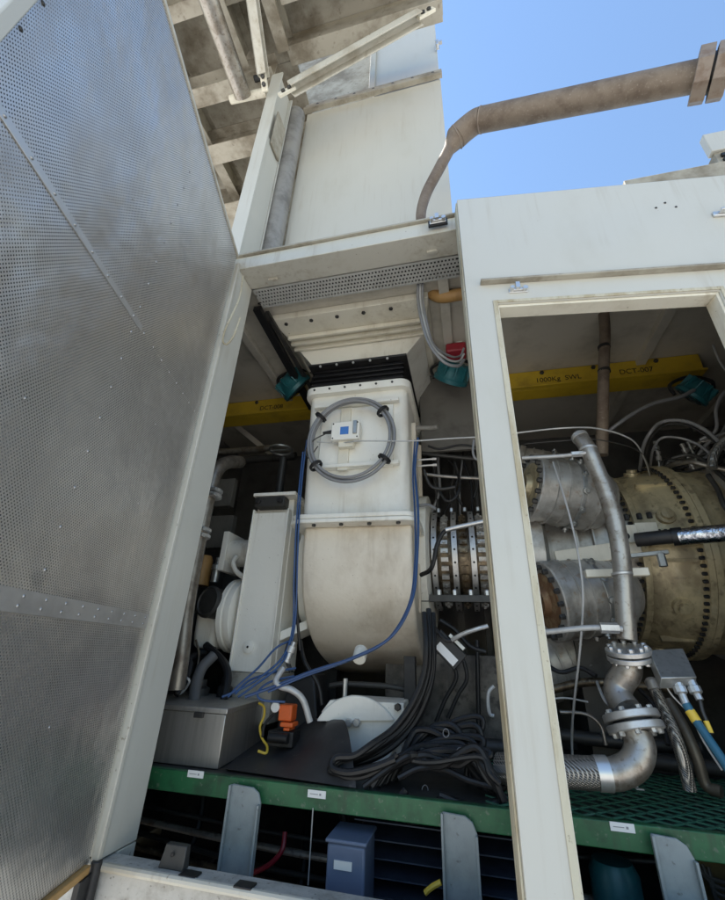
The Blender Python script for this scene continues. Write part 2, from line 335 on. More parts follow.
# perforated tray under the lintel: real slots
b = B(); x0, x1, y0, y1, z = -1.172, .075, 1.668, 1.80, 2.0
rows = 5; w = (y1 - y0) / rows
for i in range(rows + 1):
    yy = y0 + i * w; b.box(x0, x1, yy - .006, yy + .006, z - .003, z)
k = 0
for i in range(rows):
    xx = x0 + (.010 if i % 2 else 0)
    while xx < x1 - .01:
        b.box(xx, xx + .010, y0 + i * w + .006, y0 + (i + 1) * w - .006, z - .003, z); xx += .020
b.box(x0, x1, y0 - .002, y0 + .001, z, z + .04); b.box(x0, x1, y1 + .006, y1 + .009, z - .003, z + .04)
b.build('perforated_tray', mat('pale_grey_tray', (.52, .52, .49), .5, .1, (.34, .33, .30), .6, 12), enc)
B().box(x0, x1, y0 + .004, y1 + .004, z + .03, z + .034).build('tray_cable_bed', BLACKM, enc)
# sill furniture
for (x, y) in ((190, 875), (245, 886)):
    c = AZ(x, y, -.609); B().box(c.x - .028, c.x + .028, c.y - .02, c.y + .02, -.610, -.604).build('rubber_pad', BLACK, enc, .002)
c = AZ(172, 868, -.61); b = B(); b.hexa([V(p) for p in [(c.x - .04, c.y - .015, -.61), (c.x + .045, c.y - .015, -.61), (c.x + .045, c.y + .02, -.61), (c.x - .04, c.y + .02, -.61), (c.x - .034, c.y - .002, -.555), (c.x + .04, c.y - .002, -.555), (c.x + .04, c.y + .02, -.555), (c.x - .034, c.y + .02, -.555)]])
blk = b.build('stop_block', DARK, enc, .003); q = B(); q.bolt(V((c.x, c.y - .012, -.575)), -Y_, .006, .003); q.build('bolt', BLACK, blk)  # black hexagon added for the dark of a small hole, no real fastener

# --- open door with perforated liner (left)
th = math.radians(-14.74)
H = V((-1.19, 1.474, 0)); T = V((-math.sin(th), -math.cos(th), 0)); Nn = V((math.cos(th), -math.sin(th), 0))
def dbox(b, t0, t1, n0, n1, z0, z1): return b.obox(H, T, Nn, Z, t0, t1, n0, n1, z0, z1)
door = dbox(B(), 0, 1.34, -.085, -.004, -.615, 2.085).build('access_door', WHITE, enc, .004)
cols = [(.012, .638), (.6382, 1.312)]; rws = [(-.60, .0555), (.1075, .9815), (.9822, 2.07)]
def liner(t0, t1, z0, z1):
    nx, nz = 10, 10; bb = B()
    o = dbox(bb, t0, t1, -.004, -.0005, z0, z1).build('liner_panel', PERF, door)
    me = o.data; uvl = me.uv_layers.new(name='uv')
    for lp in me.loops:
        p = me.vertices[lp.vertex_index].co + ORG[o]; uvl.data[lp.index].uv = ((p - H).dot(T), p.z)
    return o
for c0 in cols:
    for r0 in rws: liner(c0[0], c0[1], r0[0], r0[1])
STRAPM = mat('steel_strap', (.66, .65, .64), .5, .9, (.46, .44, .42), .7, 7)
RIV = mat('dull_rivet_steel', (.42, .41, .40), .4, .9)
def strap(t0, t1, z0, z1, th_=.003): dbox(B(), t0, t1, -.0004, th_, z0, z1).build('seam_strap', STRAPM, door, .001)
def rivets(pts, n0, r=.0048, m=RIV): bolts(door, [(H + T * t + Z * z + Nn * n0, Nn) for t, z in pts], r, r * .6, m, 'rivet', 8)
strap(.012, 1.312, .056, .107)
strap(.60, 1.312, .970, .994)
rivets([p for i in range(16) for p in ((.05 + i * .08, .071), (.042 + i * .08, .093))], .003)
rivets([(.66 + i * .082, .982) for i in range(8)], .003)
rivets([(.05 + i * .075, .982) for i in range(8)], -.0004, .005)
rivets([(.64, .16 + i * .11) for i in range(16)], -.0004, .005)
rivets([(1.299, -.5 + i * .13) for i in range(20)], -.0004, .006, DARK)
rivets(((.30, .45), (.9, .5), (.34, .75), (.85, 1.3), (.42, -.2)), -.0004, .004)
dbox(B(), 1.313, 1.345, -.006, .012, -.615, 2.085).build('edge_frame', WHITE, door, .004)
dbox(B(), .0, 1.312, -.02, .008, 2.071, 2.088).build('edge_frame', WHITEW, door, .003)
dbox(B(), .02, 1.312, -.03, .014, -.625, -.602).build('bottom_seal', TAN, door, .004)
dbox(B(), .27, .33, .0, .03, -.70, -.585).build('bottom_bracket', GALV, door, .008)
b = B(); dbox(b, -.02, .07, .0, .018, -.70, -.625); b.cyl(H + Z * -.72 + Nn * .02, H + Z * -.60 + Nn * .02, .016, 12); b.build('hinge', BLACKM, door, .002)
b = B(); b.tube(PP([(243, 276, 1.47), (240, 296, 1.465), (233, 313, 1.46), (225, 330, 1.455), (223, 341, 1.455), (227, 344, 1.46), (234, 335, 1.465), (240, 318, 1.467)]), .005, 8); b.build('peeled_seal', SEAL, enc)
# --- framed door, slightly ajar (right)
pa = math.radians(6.574)
PO = V((.079, 1.385, 0)); PS = V((math.cos(pa), math.sin(pa), 0)); PN = V((math.sin(pa), -math.cos(pa), 0))   # PN points to the viewer
def sz(x, y): p = AP(x, y, PO, PN); return (p - PO).dot(PS), p.z
s1 = sz(497, 300)[0]; s1b = sz(584, 899)[0]; so = (s1 + s1b) / 2
zt = (sz(500, 303)[1] + sz(720, 290)[1]) / 2; s2 = sz(720, 290)[0]; ztop = (sz(460, 199)[1] + sz(725, 175)[1]) / 2

def pbox(b, s0, s1, n0, n1, z0, z1): return b.obox(PO, PS, PN, Z, s0, s1, n0, n1, z0, z1)
SR = 1.40; TH = -.085
# one ring-shaped leaf
outer = [(0, -.66), (SR, -.66), (SR, ztop), (0, ztop)]; inner = [(so, -.56), (s2, -.56), (s2, zt), (so, zt)]
b = B(); vs = []
for n in (0, TH):
    for (s, z) in outer + inner: vs.append(PO + PS * s + PN * n + Z * z)
fs = []
for i in range(4):
    j = (i + 1) % 4
    fs += [(i, j, 4 + j, 4 + i), (8 + i, 12 + i, 12 + j, 8 + j), (i, 8 + i, 8 + j, j), (4 + i, 4 + j, 12 + j, 12 + i)]
b.add(vs, fs); fdoor = b.build('framed_door', WHITE, enc, .004)
fdoor['label'] = 'white framed door standing slightly ajar with a large opening'
pbox(B(), -.006, .0, -.080, -.012, -.65, ztop - .01).build('edge_seal', SEAL, fdoor, .002)
b = B(); pbox(b, so - .020, so - .001, .0005, .004, -.55, zt + .016); pbox(b, so - .001, s2 + .001, .0005, .004, zt + .001, zt + .016); pbox(b, s2 + .001, s2 + .016, .0005, .004, -.55, zt + .016); b.build('opening_seal', SEAL, fdoor, .001)
b = B(); pbox(b, so + .001, so + .005, -.075, -.010, -.55, zt - .001); pbox(b, so + .005, s2 - .012, -.075, -.010, zt - .013, zt - .001); pbox(b, s2 - .012, s2 - .001, -.075, -.010, -.55, zt - .001); b.build('opening_lining', CREAM, fdoor, .001)
sa, za = sz(480, 284); zb = sz(725, 266.8)[1]; zr = (za + zb) / 2
b = B(); pbox(b, sa, SR - .02, .0005, .028, zr - .012, zr); b.build('drip_rail', CANOPY, fdoor, .002)
def latch(parent, o, a, n, u, k=1.0):
    q = B(); q.obox(o, a, n, u, -.045 * k, .045 * k, 0, .005, -.014 * k, .014 * k); q.obox(o, a, n, u, -.03 * k, .03 * k, .005, .016 * k, -.006 * k, .008 * k)
    pl = q.build('latch', CHROME, parent, .002)
    q = B(); q.cyl(o + a * -.032 * k + n * .004, o + a * -.032 * k + n * .032 * k, .010 * k, 12); q.cyl(o + a * .032 * k + n * .004, o + a * .032 * k + n * .026 * k, .012 * k, 12); q.obox(o, a, n, u, -.014 * k, .006 * k, .012 * k, .030 * k, -.004 * k, .034 * k); q.build('latch_pin', CHROME, parent if parent.parent else pl)
s_, z_ = sz(518, 291); latch(fdoor, PO + PS * s_ + Z * z_, PS, PN, Z, .85)
s_, z_ = sz(722, 215); q = B(); pbox(q, s_ - .04, s_ + .05, .0, .012, z_ - .014, z_ + .014); pbox(q, s_ - .02, s_ + .05, .012, .035, z_ - .006, z_ + .008); q.build('pull_handle', CHROME, fdoor, .004)
q = B()
for (x, y) in ((656, 208), (665, 203), (676, 207)):
    s_, z_ = sz(x, y); q.lathe(PO + PS * s_ + Z * z_ + PN * .0005, PN, [(.006, 0), (.004, .003)], 10)
q.build('blind_rivet', DARK, fdoor)  # dark discs put on for the darkness of three bolt holes
c_ = A(438, 224, 1.483); B().box(c_.x - .05, c_.x + .05, 1.470, 1.4825, c_.z - .022, c_.z + .022).build('latch_base', BLACKM, enc, .002)
latch(enc, V((c_.x, 1.4695, c_.z)), X, -Y_, Z, .95)
# interior base plate at the column foot
# ------------------------------------------------------------------ structure above the roof
col = thing('steel_column', (-1.46, 1.87, 2.113), 'white steel column rising from the enclosure roof to the overhead platform', 'column')
b = B(); b.box(-1.52, -1.405, 1.75, 1.765, 2.125, 5.06); b.box(-1.52, -1.405, 1.985, 2.0, 2.125, 5.06); b.box(-1.452, -1.438, 1.765, 1.985, 2.125, 5.06); b.build('column_shaft', WHITE, col, .002)
b = B(); b.box(-1.42, -1.412, 1.77, 1.98, 2.125, 4.0); b.build('web_cover', WHITE, col, .001)
b = B(); b.box(-1.52, -1.36, 1.66, 2.03, 2.113, 2.125); b.build('base_plate', WHITEW, col, .002)
b = B(); b.hexa([V(p) for p in [(-1.51, 1.68, 2.125), (-1.38, 1.68, 2.125), (-1.38, 1.74, 2.125), (-1.51, 1.74, 2.125), (-1.51, 1.68, 2.19), (-1.42, 1.68, 2.19), (-1.42, 1.74, 2.24), (-1.51, 1.74, 2.24)]]); b.build('base_gusset', CREAM, col, .003)
b = B(); b.bolt(V((-1.42, 1.68, 2.15)), -Y_, .018, .015); b.build('bolt', DARK, col)
b = B(); b.box(-1.405, -1.39, 1.80, 1.96, 3.95, 4.45); b.build('gusset_plate', CANOPY, col, .002)

plat = thing('overhead_platform', (-1.5, 1.2, 5.0), 'dirty cream steel platform overhead seen from below with its beams', 'platform')
B().box(-4.6, .15, .2, 1.90, 5.70, 5.74).build('deck_plate', CANOPY, plat)
B().box(-4.6, -1.405, 1.905, 3.6, 5.70, 5.74).build('deck_plate', CANOPY, plat)
def ibeam(b, p, q, w, h):
    d = (q - p).normalized(); sd = d.cross(Z).normalized(); L_ = (q - p).length
    b.obox(p, d, sd, Z, 0, L_, -w / 2, w / 2, 0, .014); b.obox(p, d, sd, Z, 0, L_, -w / 2, w / 2, h - .014, h); b.obox(p, d, sd, Z, 0, L_, -.007, .007, .014, h - .014)
def beam(p, q, w, h, nm='beam', m=CANOPY): bb = B(); ibeam(bb, V(p), V(q), w, h); return bb.build(nm, m, plat)
gy = AZ(340, 30, 5.43).y

B().box(-1.40, .14, gy, 1.86, 5.43, 5.69).build('edge_girder', CANOPY, plat, .004)
beam((-4.6, 1.78, 5.10), (-1.52, 1.78, 5.10), .16, .30)
beam((-4.6, 2.30, 5.08), (-1.56, 2.30, 5.08), .20, .34)
beam((-4.6, 2.95, 5.08), (-1.56, 2.95, 5.08), .20, .34)
beam((-1.30, 1.33, 5.34), (.14, 1.33, 5.34), .12, .27)
beam((-1.30, .95, 5.34), (.14, .95, 5.34), .12, .27)
beam((-4.6, 1.22, 5.34), (-1.48, 1.22, 5.34), .12, .27)
beam((-1.40, .25, 5.30), (-1.40, 1.69, 5.30), .12, .30)
beam((-1.84, .25, 5.20), (-1.84, 1.69, 5.20), .16, .40, 'joist')
beam((-2.6, .25, 5.20), (-2.6, 3.5, 5.30), .12, .30, 'joist')
beam((-3.3, .25, 5.20), (-3.3, 3.5, 5.30), .12, .30, 'joist')
b = B(); b.lathe(V((-1.70, 1.74, 5.05)), X, [(.03, 0), (.03, .13)], 12); b.build('conduit_stub', BLACKM, plat)

# knee braces
def brace(name, p, q, w, h, label):
    t = thing(name, p, label, 'brace', 'knee braces under the platform')
    d = (q - p).normalized(); L_ = (q - p).length
    sd = V((0, 1, 0)); sd = (sd - d * sd.dot(d)).normalized(); u = sd.cross(d)
    bb = B(); bb.obox(p, d, sd, u, .12, L_ - .12, -w / 2, w / 2, -h / 2, -h / 2 + .012); bb.obox(p, d, sd, u, .12, L_ - .12, -w / 2, -w / 2 + .012, -h / 2, h / 2); bb.obox(p, d, sd, u, .12, L_ - .12, w / 2 - .012, w / 2, -h / 2, h / 2)
    bb.build('channel', WHITEW, t, .002)
    for a in (0, L_ - .14):
        bb = B(); bb.obox(p, d, sd, u, a, a + .16, -.012, .012, -h * .32, h * .32)
        e = bb.build('end_lug', CREAM, t, .002)
        bb = B(); bb.bolt(p + d * (a + .05) - sd * .012, -sd, .02, .018); bb.bolt(p + d * (a + .11) - sd * .012, -sd, .02, .018); bb.build('bolt', DARK, e)
brace('knee_brace', V((-1.33, 1.68, 4.42)), A(432, 10, 1.66), .10, .10, 'long cream channel brace slanting up right from the column to the platform edge')
brace('knee_brace', V((-1.50, 1.70, 4.62)), A(247, -40, 1.05), .09, .09, 'thin cream channel brace running from the column up toward the viewer')
# round pipe below the platform
b = B(); p0, p1 = AZ(205, -10, 4.95), AZ(243, 96, 4.95); b.tube([p0 + (p0 - p1) * .3, p1], .085, 20, False)
dp = tag(b.build('drain_pipe', PIPES), 'stained round pipe hung under the overhead platform', 'pipe')
b = B(); b.tube([p1 + V((-.16, .02, .05)), p1 + V((.22, .04, .05))], .04, 14, False); b.build('cross_tube', CREAM, dp)
# downpipe beside the plenum
b = B(); b.tube([V((-1.395, 2.1, 2.10)), V((-1.395, 2.1, 5.0))], .088, 24, False)
tag(b.build('downpipe', GALVD), 'grey vertical downpipe between the column and the white plenum', 'pipe')
# plenum
pl = thing('intake_plenum', (-.6, 2.6, 2.10), 'tall white intake plenum box standing on the roof', 'air duct')
b = B(); b.box(-1.335, .082, 2.2, 4.0, 2.10, 5.20); b.build('lower_panel', WHITE, pl, .004)
b = B(); b.box(-1.36, .10, 2.15, 2.198, 5.205, 5.25); b.box(-1.36, .10, 2.185, 2.198, 5.252, 5.37)
fl = b.build('flange_strip', CANOPY, pl, .002)
b = B()
for i in range(7): b.bolt(V((-1.22 + i * .205, 2.185, 5.315)), -Y_, .016, .012)
b.build('bolt', DARK, fl)
b = B(); b.box(-.62, .075, 2.24, 3.9, 5.21, 7.6); b.build('upper_panel', WHITE, pl, .004)
b = B(); b.box(-1.9, -.625, 2.5, 3.9, 5.21, 7.6); b.box(-1.9, -1.338, 2.26, 3.9, 2.10, 5.2); b.build('recess_wall', CANOPY, pl)
b = B(); b.box(-.66, -.60, 2.2, 2.238, 5.38, 7.6); b.build('corner_post', WHITEW, pl, .002)
latch(pl, V((.078, 2.225, 5.95)), Z, -Y_, X, 1.6)

# tan vent pipe
vp = thing('vent_pipe', A(421, 222, 1.9), 'tan rusty vent pipe rising off the roof and crossing the blue sky', 'pipe')
p = [A(421, 224, 1.9), A(421.5, 210, 1.9), A(427, 192, 1.9), A(449, 150, 1.87)]
ra = pxm(p[0], 4.6)
b = B(); b.tube([p[0] - Z * .12, p[0], p[1], p[2], p[2].lerp(p[3], .5), p[3]], [ra, ra * 1.35], 18); b.build('riser', RUST, vp)
p4 = A(457, 137, 1.85); p5 = A(481, 120, 1.8); p6 = A(694, 77, 1.62); rb = pxm(p5, 11.3)
b = B(); b.tube([p[3], p[3].lerp(p4, .5), p4], [ra * 1.35, rb], 20, False); b.tube(spline([p4, p4.lerp(p5, .35) + Z * .02, p4.lerp(p5, .75) + Z * .025, p5], res=5), rb, 20, False); b.build('reducing_elbow', RUST, vp)
b = B(); b.tube([p5, p6], rb, 24, False); b.build('long_run', RUST, vp)
d = (p6 - p5).normalized()
for pp_, dd_ in ((p4, (p5 - p4).normalized()), (p5, d)):
    b = B(); b.lathe(pp_ - dd_ * .004, dd_, [(rb * 1.0, 0), (rb * 1.05, .004), (rb * 1.0, .010)], 24, False); b.build('weld_seam', RUSTG, vp)
for k in range(2):
    o = p6 + d * (.0 + k * .085); u = (Z - d * Z.dot(d)).normalized(); w = d.cross(u); R_ = rb * 1.72
    pts = [o + (u * math.cos(t) * 1.12 + w * math.sin(t) * .95) * R_ for t in [math.pi / 8 + i * math.pi / 4 for i in range(8)]]
    b = B(); b.prism(pts, d * .072); f_ = b.build('octagonal_flange', RUSTG, vp, .004)
b = B(); b.tube([p6 + d * .065, p6 + d * .09], rb * 1.2, 20, False); b.build('gasket', BLACK, vp)
b = B(); b.tube([p6 + d * .15, p6 + d * 2.2], rb, 24, False); b.build('long_run', RUST, vp)

# roof edge items far right
c0, c1 = A(622, 182, 1.9), A(735, 160, 1.9)
tag(B().box(c0.x, 3.2, 1.88, 2.3, 2.10, c1.z - .02).build('roof_kerb', CANOPY, None, .004), 'grey brown roof kerb just above the framed door', 'roof kerb')
rv = thing('roof_vent', A(715, 165, 2.1), 'white louvred vent box in sunlight at the right roof edge', 'vent')
q0 = A(717, 160, 2.4); q1 = A(717, 150, 2.4); q2 = A(717, 134, 2.4)
B().box(q0.x, q0.x + .6, 2.4, 2.46, q1.z, q2.z + .03).build('vent_hood', WHITE, rv, .006)
B().box(q0.x + .02, q0.x + .6, 2.42, 2.50, 2.1, q1.z - .002).build('vent_body', CANOPY, rv)
b = B()
for i in range(4): b.box(q0.x + .05, q0.x + .58, 2.40, 2.418, q0.z - .12 + i * .055, q0.z - .09 + i * .055)
b.build('louvre', BLACKM, rv)

# ------------------------------------------------------------------ intake hood
hood = thing('intake_hood', (-.62, 2.3, 1.72), 'cream intake hood narrowing down from the ceiling to the beige casing', 'air duct')
zc = 2.05
b = B(); b.hexa([V(p) for p in [(-1.17, 1.93, 2.0), (-.12, 1.93, 2.0), (-.16, 2.22, 1.985), (-1.09, 2.22, 1.985), (-1.17, 1.93, zc), (-.12, 1.93, zc), (-.12, 2.9, zc), (-1.17, 2.9, zc)]])
fr = b.build('mounting_frame', CREAM, hood, .003)
b = B()
for i in range(6): b.bolt(V((-1.08 + i * .18, 1.975, 1.998)), -Z, .014, .008)
b.build('bolt', DARK, fr)
b = B()
for yy in (2.08, 2.14, 2.2): b.box(-1.11, -.17, yy, yy + .018, 1.955, 1.985)
b.build('ridge', CREAM, fr, .003)
tl, tr = V((-1.09, 2.235, 1.985)), V((-.18, 2.235, 1.985)); bl, br = A(315, 369, 2.2), A(403, 358, 2.2); zb_ = (bl.z + br.z) / 2
bl.z = br.z = zb_
b = B(); b.hexa([bl, br, V((br.x, 2.9, zb_)), V((bl.x, 2.9, zb_)), tl, tr, V((tr.x, 3.2, 1.985)), V((tl.x, 3.2, 1.985))]); b.build('tapered_duct', CASEW, hood, .003)
ztp = A(357, 384, 2.2).z
b = B(); b.box(bl.x - .03, br.x + .03, 2.15, 2.95, zb_ - .018, zb_ - .002); f2 = b.build('bellows_flange', BLACKM, hood, .002)
b = B()
for i in range(5): b.bolt(V((bl.x + .06 + i * .115, 2.15, zb_ - .03)), -Y_, .009, .01)
b.build('bolt', CHROME, f2)
b = B(); n = 4; hz = (zb_ - .02 - ztp - .005) / n
for i in range(n): z0 = ztp + .005 + i * hz; b.hexa([V(p) for p in [(bl.x - .01, 2.18, z0), (br.x + .01, 2.18, z0), (br.x + .01, 2.9, z0), (bl.x - .01, 2.9, z0), (bl.x + .005, 2.195 + .01 * (i % 2), z0 + hz * .9), (br.x - .005, 2.195, z0 + hz * .9), (br.x - .005, 2.9, z0 + hz * .9), (bl.x + .005, 2.9, z0 + hz * .9)]])
b.build('flexible_bellows', BLACK, hood, .004)

# ------------------------------------------------------------------ beige inlet casing
cas = thing('inlet_casing', (-.6, 2.9, -.12), 'large beige inlet casing with rounded belly in the middle of the open bay', 'casing')
k = 2.2 / 2.3
xl0, xr0 = A(307, 395, 2.2).x, A(408, 385, 2.2).x; xl1, xr1 = A(297.5, 515, 2.2).x, A(412, 515, 2.2).x
zm = A(352, 520, 2.2).z; zt_ = A(357, 384, 2.2).z
def rrect(x0, x1, y0, y1, r, z, n=6):
    pts = []
    for (cx, cy, a) in ((x1 - r, y1 - r, 0), (x0 + r, y1 - r, 90), (x0 + r, y0 + r, 180), (x1 - r, y0 + r, 270)):
        for i in range(n + 1): t = math.radians(a + 90 * i / n); pts.append(V((cx + r * math.cos(t), cy + r * math.sin(t), z)))
    return pts
def loft(b, rings):
    m = len(rings[0]); vs = [p for r in rings for p in r]; fs = [tuple(range(m))[::-1], tuple(range((len(rings) - 1) * m, len(rings) * m))]
    for j in range(len(rings) - 1):
        for i in range(m): fs.append((j * m + i, j * m + (i + 1) % m, (j + 1) * m + (i + 1) % m, (j + 1) * m + i))
    return b.add(vs, fs)
b = loft(B(), [rrect(xl1 + .012, xr1 - .012, 2.225, 3.1, .05, zm + .02), rrect(xl0 + .01, xr0 - .01, 2.225, 2.95, .05, zt_ - .05)]); b.build('upper_casing', CASEW, cas, .006)
b = loft(B(), [rrect(xl0 - .012, xr0 + .012, 2.18, 3.0, .07, zt_ - .06), rrect(xl0 - .014, xr0 + .014, 2.178, 3.0, .07, zt_ - .05), rrect(xl0 - .014, xr0 + .014, 2.178, 3.0, .07, zt_ - .008), rrect(xl0 - .005, xr0 + .005, 2.187, 3.0, .07, zt_)]); f1 = b.build('top_flange', CASEW, cas)
b = B()
for i in range(6): b.bolt(V((xl0 + .06 + i * .105, 2.178, zt_ - .03)), -Y_, .008, .006)
b.build('bolt', DARK, f1)
b = loft(B(), [rrect(xl1 - .035, xr1 + .035, 2.135, 3.15, .075, zm - .028), rrect(xl1 - .035, xr1 + .035, 2.135, 3.15, .075, zm - .004)]); loft(b, [rrect(xl1 - .030, xr1 + .030, 2.140, 3.15, .075, zm - .001), rrect(xl1 - .030, xr1 + .030, 2.140, 3.15, .075, zm + .026)])
f1 = b.build('split_flange', CASEW, cas, .005)
b = B()
for i in range(4): b.bolt(V((xl1 + .12 + i * .16, 2.165, zm - .029)), -Z, .012, .012)
b.build('bolt', DARK, f1)
# belly: side profile swept across
xL = A(299, 580, 2.225).x
prof = [(2.225, zm - .028), (2.225, .50), (2.245, .40), (2.275, .30), (2.33, .21), (2.42, .12), (2.54, .04), (2.69, -.02), (2.86, -.065), (3.05, -.10), (3.25, -.12), (3.45, -.12), (3.7, -.06), (3.7, zm - .028)]
pr = [V((0, y, z)) for y, z in prof]
sp = spline(pr[1:12], res=4)
out = [pr[0]] + sp + pr[12:]
b = B(); b.prism([V((xL, p.y, p.z)) for p in out], V((xr1 - .006 - xL, 0, 0))); b.build('lower_casing', CASE, cas, .016, 3, 30)
c = AX(360, 655, -.52); b = B(); nrm = V((0, -.75, -.66)).normalized(); b.lathe(c + nrm * -.03, nrm, [(.032, 0), (.032, .055), (.026, .062)], 18); b.build('drain_boss', CASEW, cas)
b = B(); b.lathe(V((xr1 - .01, 2.95, .58)), X, [(.46, 0), (.46, .05), (.42, .06)], 40); b.build('bearing_flange', CASEW, cas)
for (y_, z_) in ((2.42, 1.2), (2.75, 1.2), (2.5, .42)):
    b = B(); b.box(xr1 - .03, xr1 + .006, y_, y_ + .03, z_ - .2, z_ + .2); b.build('side_rib', CASE, cas, .004)
# raised access cover with ribs
ca0, ca1 = A(318, 472, 2.225), A(394, 405, 2.225)
b = B(); b.box(ca0.x, ca1.x, 2.205, 2.24, ca0.z, ca1.z); cv = b.build('access_cover', CASEW, cas, .006)
for y_ in (408, 468):
    p = A(318, y_, 2.2); p2 = A(396, y_ - 5, 2.2); b = B(); b.box(p.x - .02, p2.x + .02, 2.178, 2.21, p.z - .012, p.z + .012); b.build('cover_rib', CASEW, cv, .004)
c = A(345, 435, 2.19); b = B(); b.box(c.x - .035, c.x + .03, 2.188, 2.204, A(345, 470, 2.19).z, A(345, 408, 2.19).z); b.build('mounting_strip', CREAM, cv, .002)

# sensor box
sb = thing('sensor_box', A(346, 444, 2.13), 'small white transmitter box with a blue label on the beige casing', 'sensor')
p, q = A(331, 441, 2.14), A(360, 421, 2.14)
B().box(p.x, q.x, 2.13, 2.186, p.z, q.z).build('box_body', CASEW, sb, .004)
m0 = (p + q) / 2; B().box(m0.x - .03, m0.x + .022, 2.127, 2.1298, m0.z - .028, m0.z + .024).build('face_label', LBLUE, sb)
b = B()
for (i, j) in ((0, 0), (0, 1), (1, 0), (1, 1)): b.bolt(V((p.x + .012 + i * (q.x - p.x - .024), 2.13, p.z + .012 + j * (q.z - p.z - .024))), -Y_, .005, .004)
b.build('corner_screw', DARK, sb)
b = B(); b.cyl(V((p.x - .0, 2.155, m0.z + .01)), V((p.x - .06, 2.15, m0.z + .004)), .013, 10, .008); b.build('cable_gland', BLACK, sb)
b = B(); b.box(m0.x + .05, m0.x + .075, 2.12, 2.187, m0.z - .03, m0.z + .06); b.build('side_hinge', GALV, sb, .003)
b = B(); b.box(m0.x - .045, m0.x + .05, 2.15, 2.187, p.z - .04, p.z - .002); b.build('under_bracket', CREAM, sb, .003)
# coiled conduit
cc = thing('coiled_conduit', A(350, 480, 2.1), 'grey flexible conduit coiled in a ring on the beige casing', 'conduit')
cen = A(349.5, 437.5, 2.12); rx = pxm(cen, 41); rz = rx * 1.0
for j, (dr, dy) in enumerate(((0, 0), (.022, .01), (.008, .028))):
    b = B(); b.tube([cen + V((math.cos(t) * (rx + dr) + .004 * j, dy, math.sin(t) * (rz * (A(350, 400, 2.12).z - A(350, 476, 2.12).z) / 2 / rz + dr))) for t in [i * math.pi / 14 for i in range(28)]], .0095, 10, True, True, 4); b.build('loop', GREYC, cc)
rzz = (A(350, 400, 2.12).z - A(350, 476, 2.12).z) / 2
for t in (38, 140, 217, 325):
    t = math.radians(t); o = cen + V((math.cos(t) * (rx + .01), .012, math.sin(t) * (rzz + .01))); tg = V((-math.sin(t) * rx, 0, math.cos(t) * rzz)).normalized(); rd = V((math.cos(t), 0, math.sin(t)))
    b = B(); pts = [o + (rd * math.cos(a) * .036 + Y_ * math.sin(a) * .034) for a in [i * math.pi / 5 for i in range(10)]]
    b.tube(pts, .0065, 8, True, True, 3); b.tube([p_ + tg * .011 for p_ in pts], .006, 8, True, True, 3); b.build('cable_clip', BLACK, cc)

def cable(name, pts, r, m, label, cat='cable', group=None, n=8, res=8):
    q = B(); q.tube(pts, r, n, True, False, res); return tag(q.build(name, m), label, cat, group)
# lead from the sensor box, thin capillary line to the right
cable('sensor_lead', PP([(325, 434, 2.14), (314, 440, 2.13), (306, 450, 2.15), (309, 458, 2.15), (318, 446, 2.14)]), .004, DARK, 'thin dark lead looping out of the small white sensor box')
cable('capillary_tube', PP([(317, 442, 2.16), (340, 443, 2.16), (360, 441, 2.12), (410, 441, 2.10), (450, 438.5, 2.08), (495, 436, 2.05), (525, 432, 2.05), (565, 428, 2.02), (600, 429, 2.1), (632, 440, 2.2), (645, 460, 2.4), (650, 476, 2.65)]), .0042, GREYH, 'thin grey capillary line strung from the sensor box across the bay', 'tube')

# blue cables
bl_paths = [
 [(307, 440, 2.16), (303, 470, 2.14), (299.5, 510, 2.10), (297.5, 560, 2.10), (296, 610, 2.12), (292, 640, 2.12), (280, 665, 2.05), (255, 685, 2.0), (238, 697, 1.98)],
 [(303, 452, 2.15), (299, 490, 2.12), (296, 530, 2.10), (294, 580, 2.11), (293, 625, 2.12), (284, 655, 2.08), (262, 676, 2.02), (243, 688, 2.0), (222, 697, 1.97)],
 [(418, 438, 2.20), (415, 470, 2.19), (418, 510, 2.14), (417, 560, 2.12), (412, 600, 2.08), (392, 636, 2.06), (355, 657, 2.06), (310, 672, 2.06), (275, 686, 2.04), (245, 697, 2.0)],
 [(415, 440, 2.23), (413, 475, 2.2), (415, 515, 2.16), (415, 560, 2.14), (409, 604, 2.10), (386, 641, 2.08), (350, 660, 2.08), (305, 676, 2.06), (268, 692, 2.02)],
 [(292, 640, 2.14), (276, 648, 2.1), (258, 668, 2.05), (240, 684, 2.0), (228, 697, 1.98)],
 [(296, 668, 2.12), (275, 672, 2.08), (250, 680, 2.03), (235, 694, 1.98)],
 [(294, 676, 2.1), (270, 682, 2.05), (258, 692, 2.02), (262, 700, 2.02), (285, 702, 2.05)]]
bl_lab = ['blue cable down the left edge of the beige casing, outermost', 'blue cable down the left edge of the beige casing, closest to the gearbox', 'thick blue cable sweeping under the belly from the right side', 'blue cable tucked just behind the thick sweeping blue one', 'blue cable crossing the lower gearbox plate to the steel box', 'short blue cable arching over behind the steel box', 'short blue cable curling toward the orange valve']
for i, p in enumerate(bl_paths): cable('blue_cable', PP(p), .0068 if i in (2,) else .005, BLUE, bl_lab[i], 'cable', 'blue cables around the beige casing')
cable('black_cable', PP([(300, 505, 2.14), (296, 560, 2.16), (297, 610, 2.16), (300, 650, 2.2)]), .008, BLACK, 'black cable clipped beside the blue ones left of the casing', 'cable')

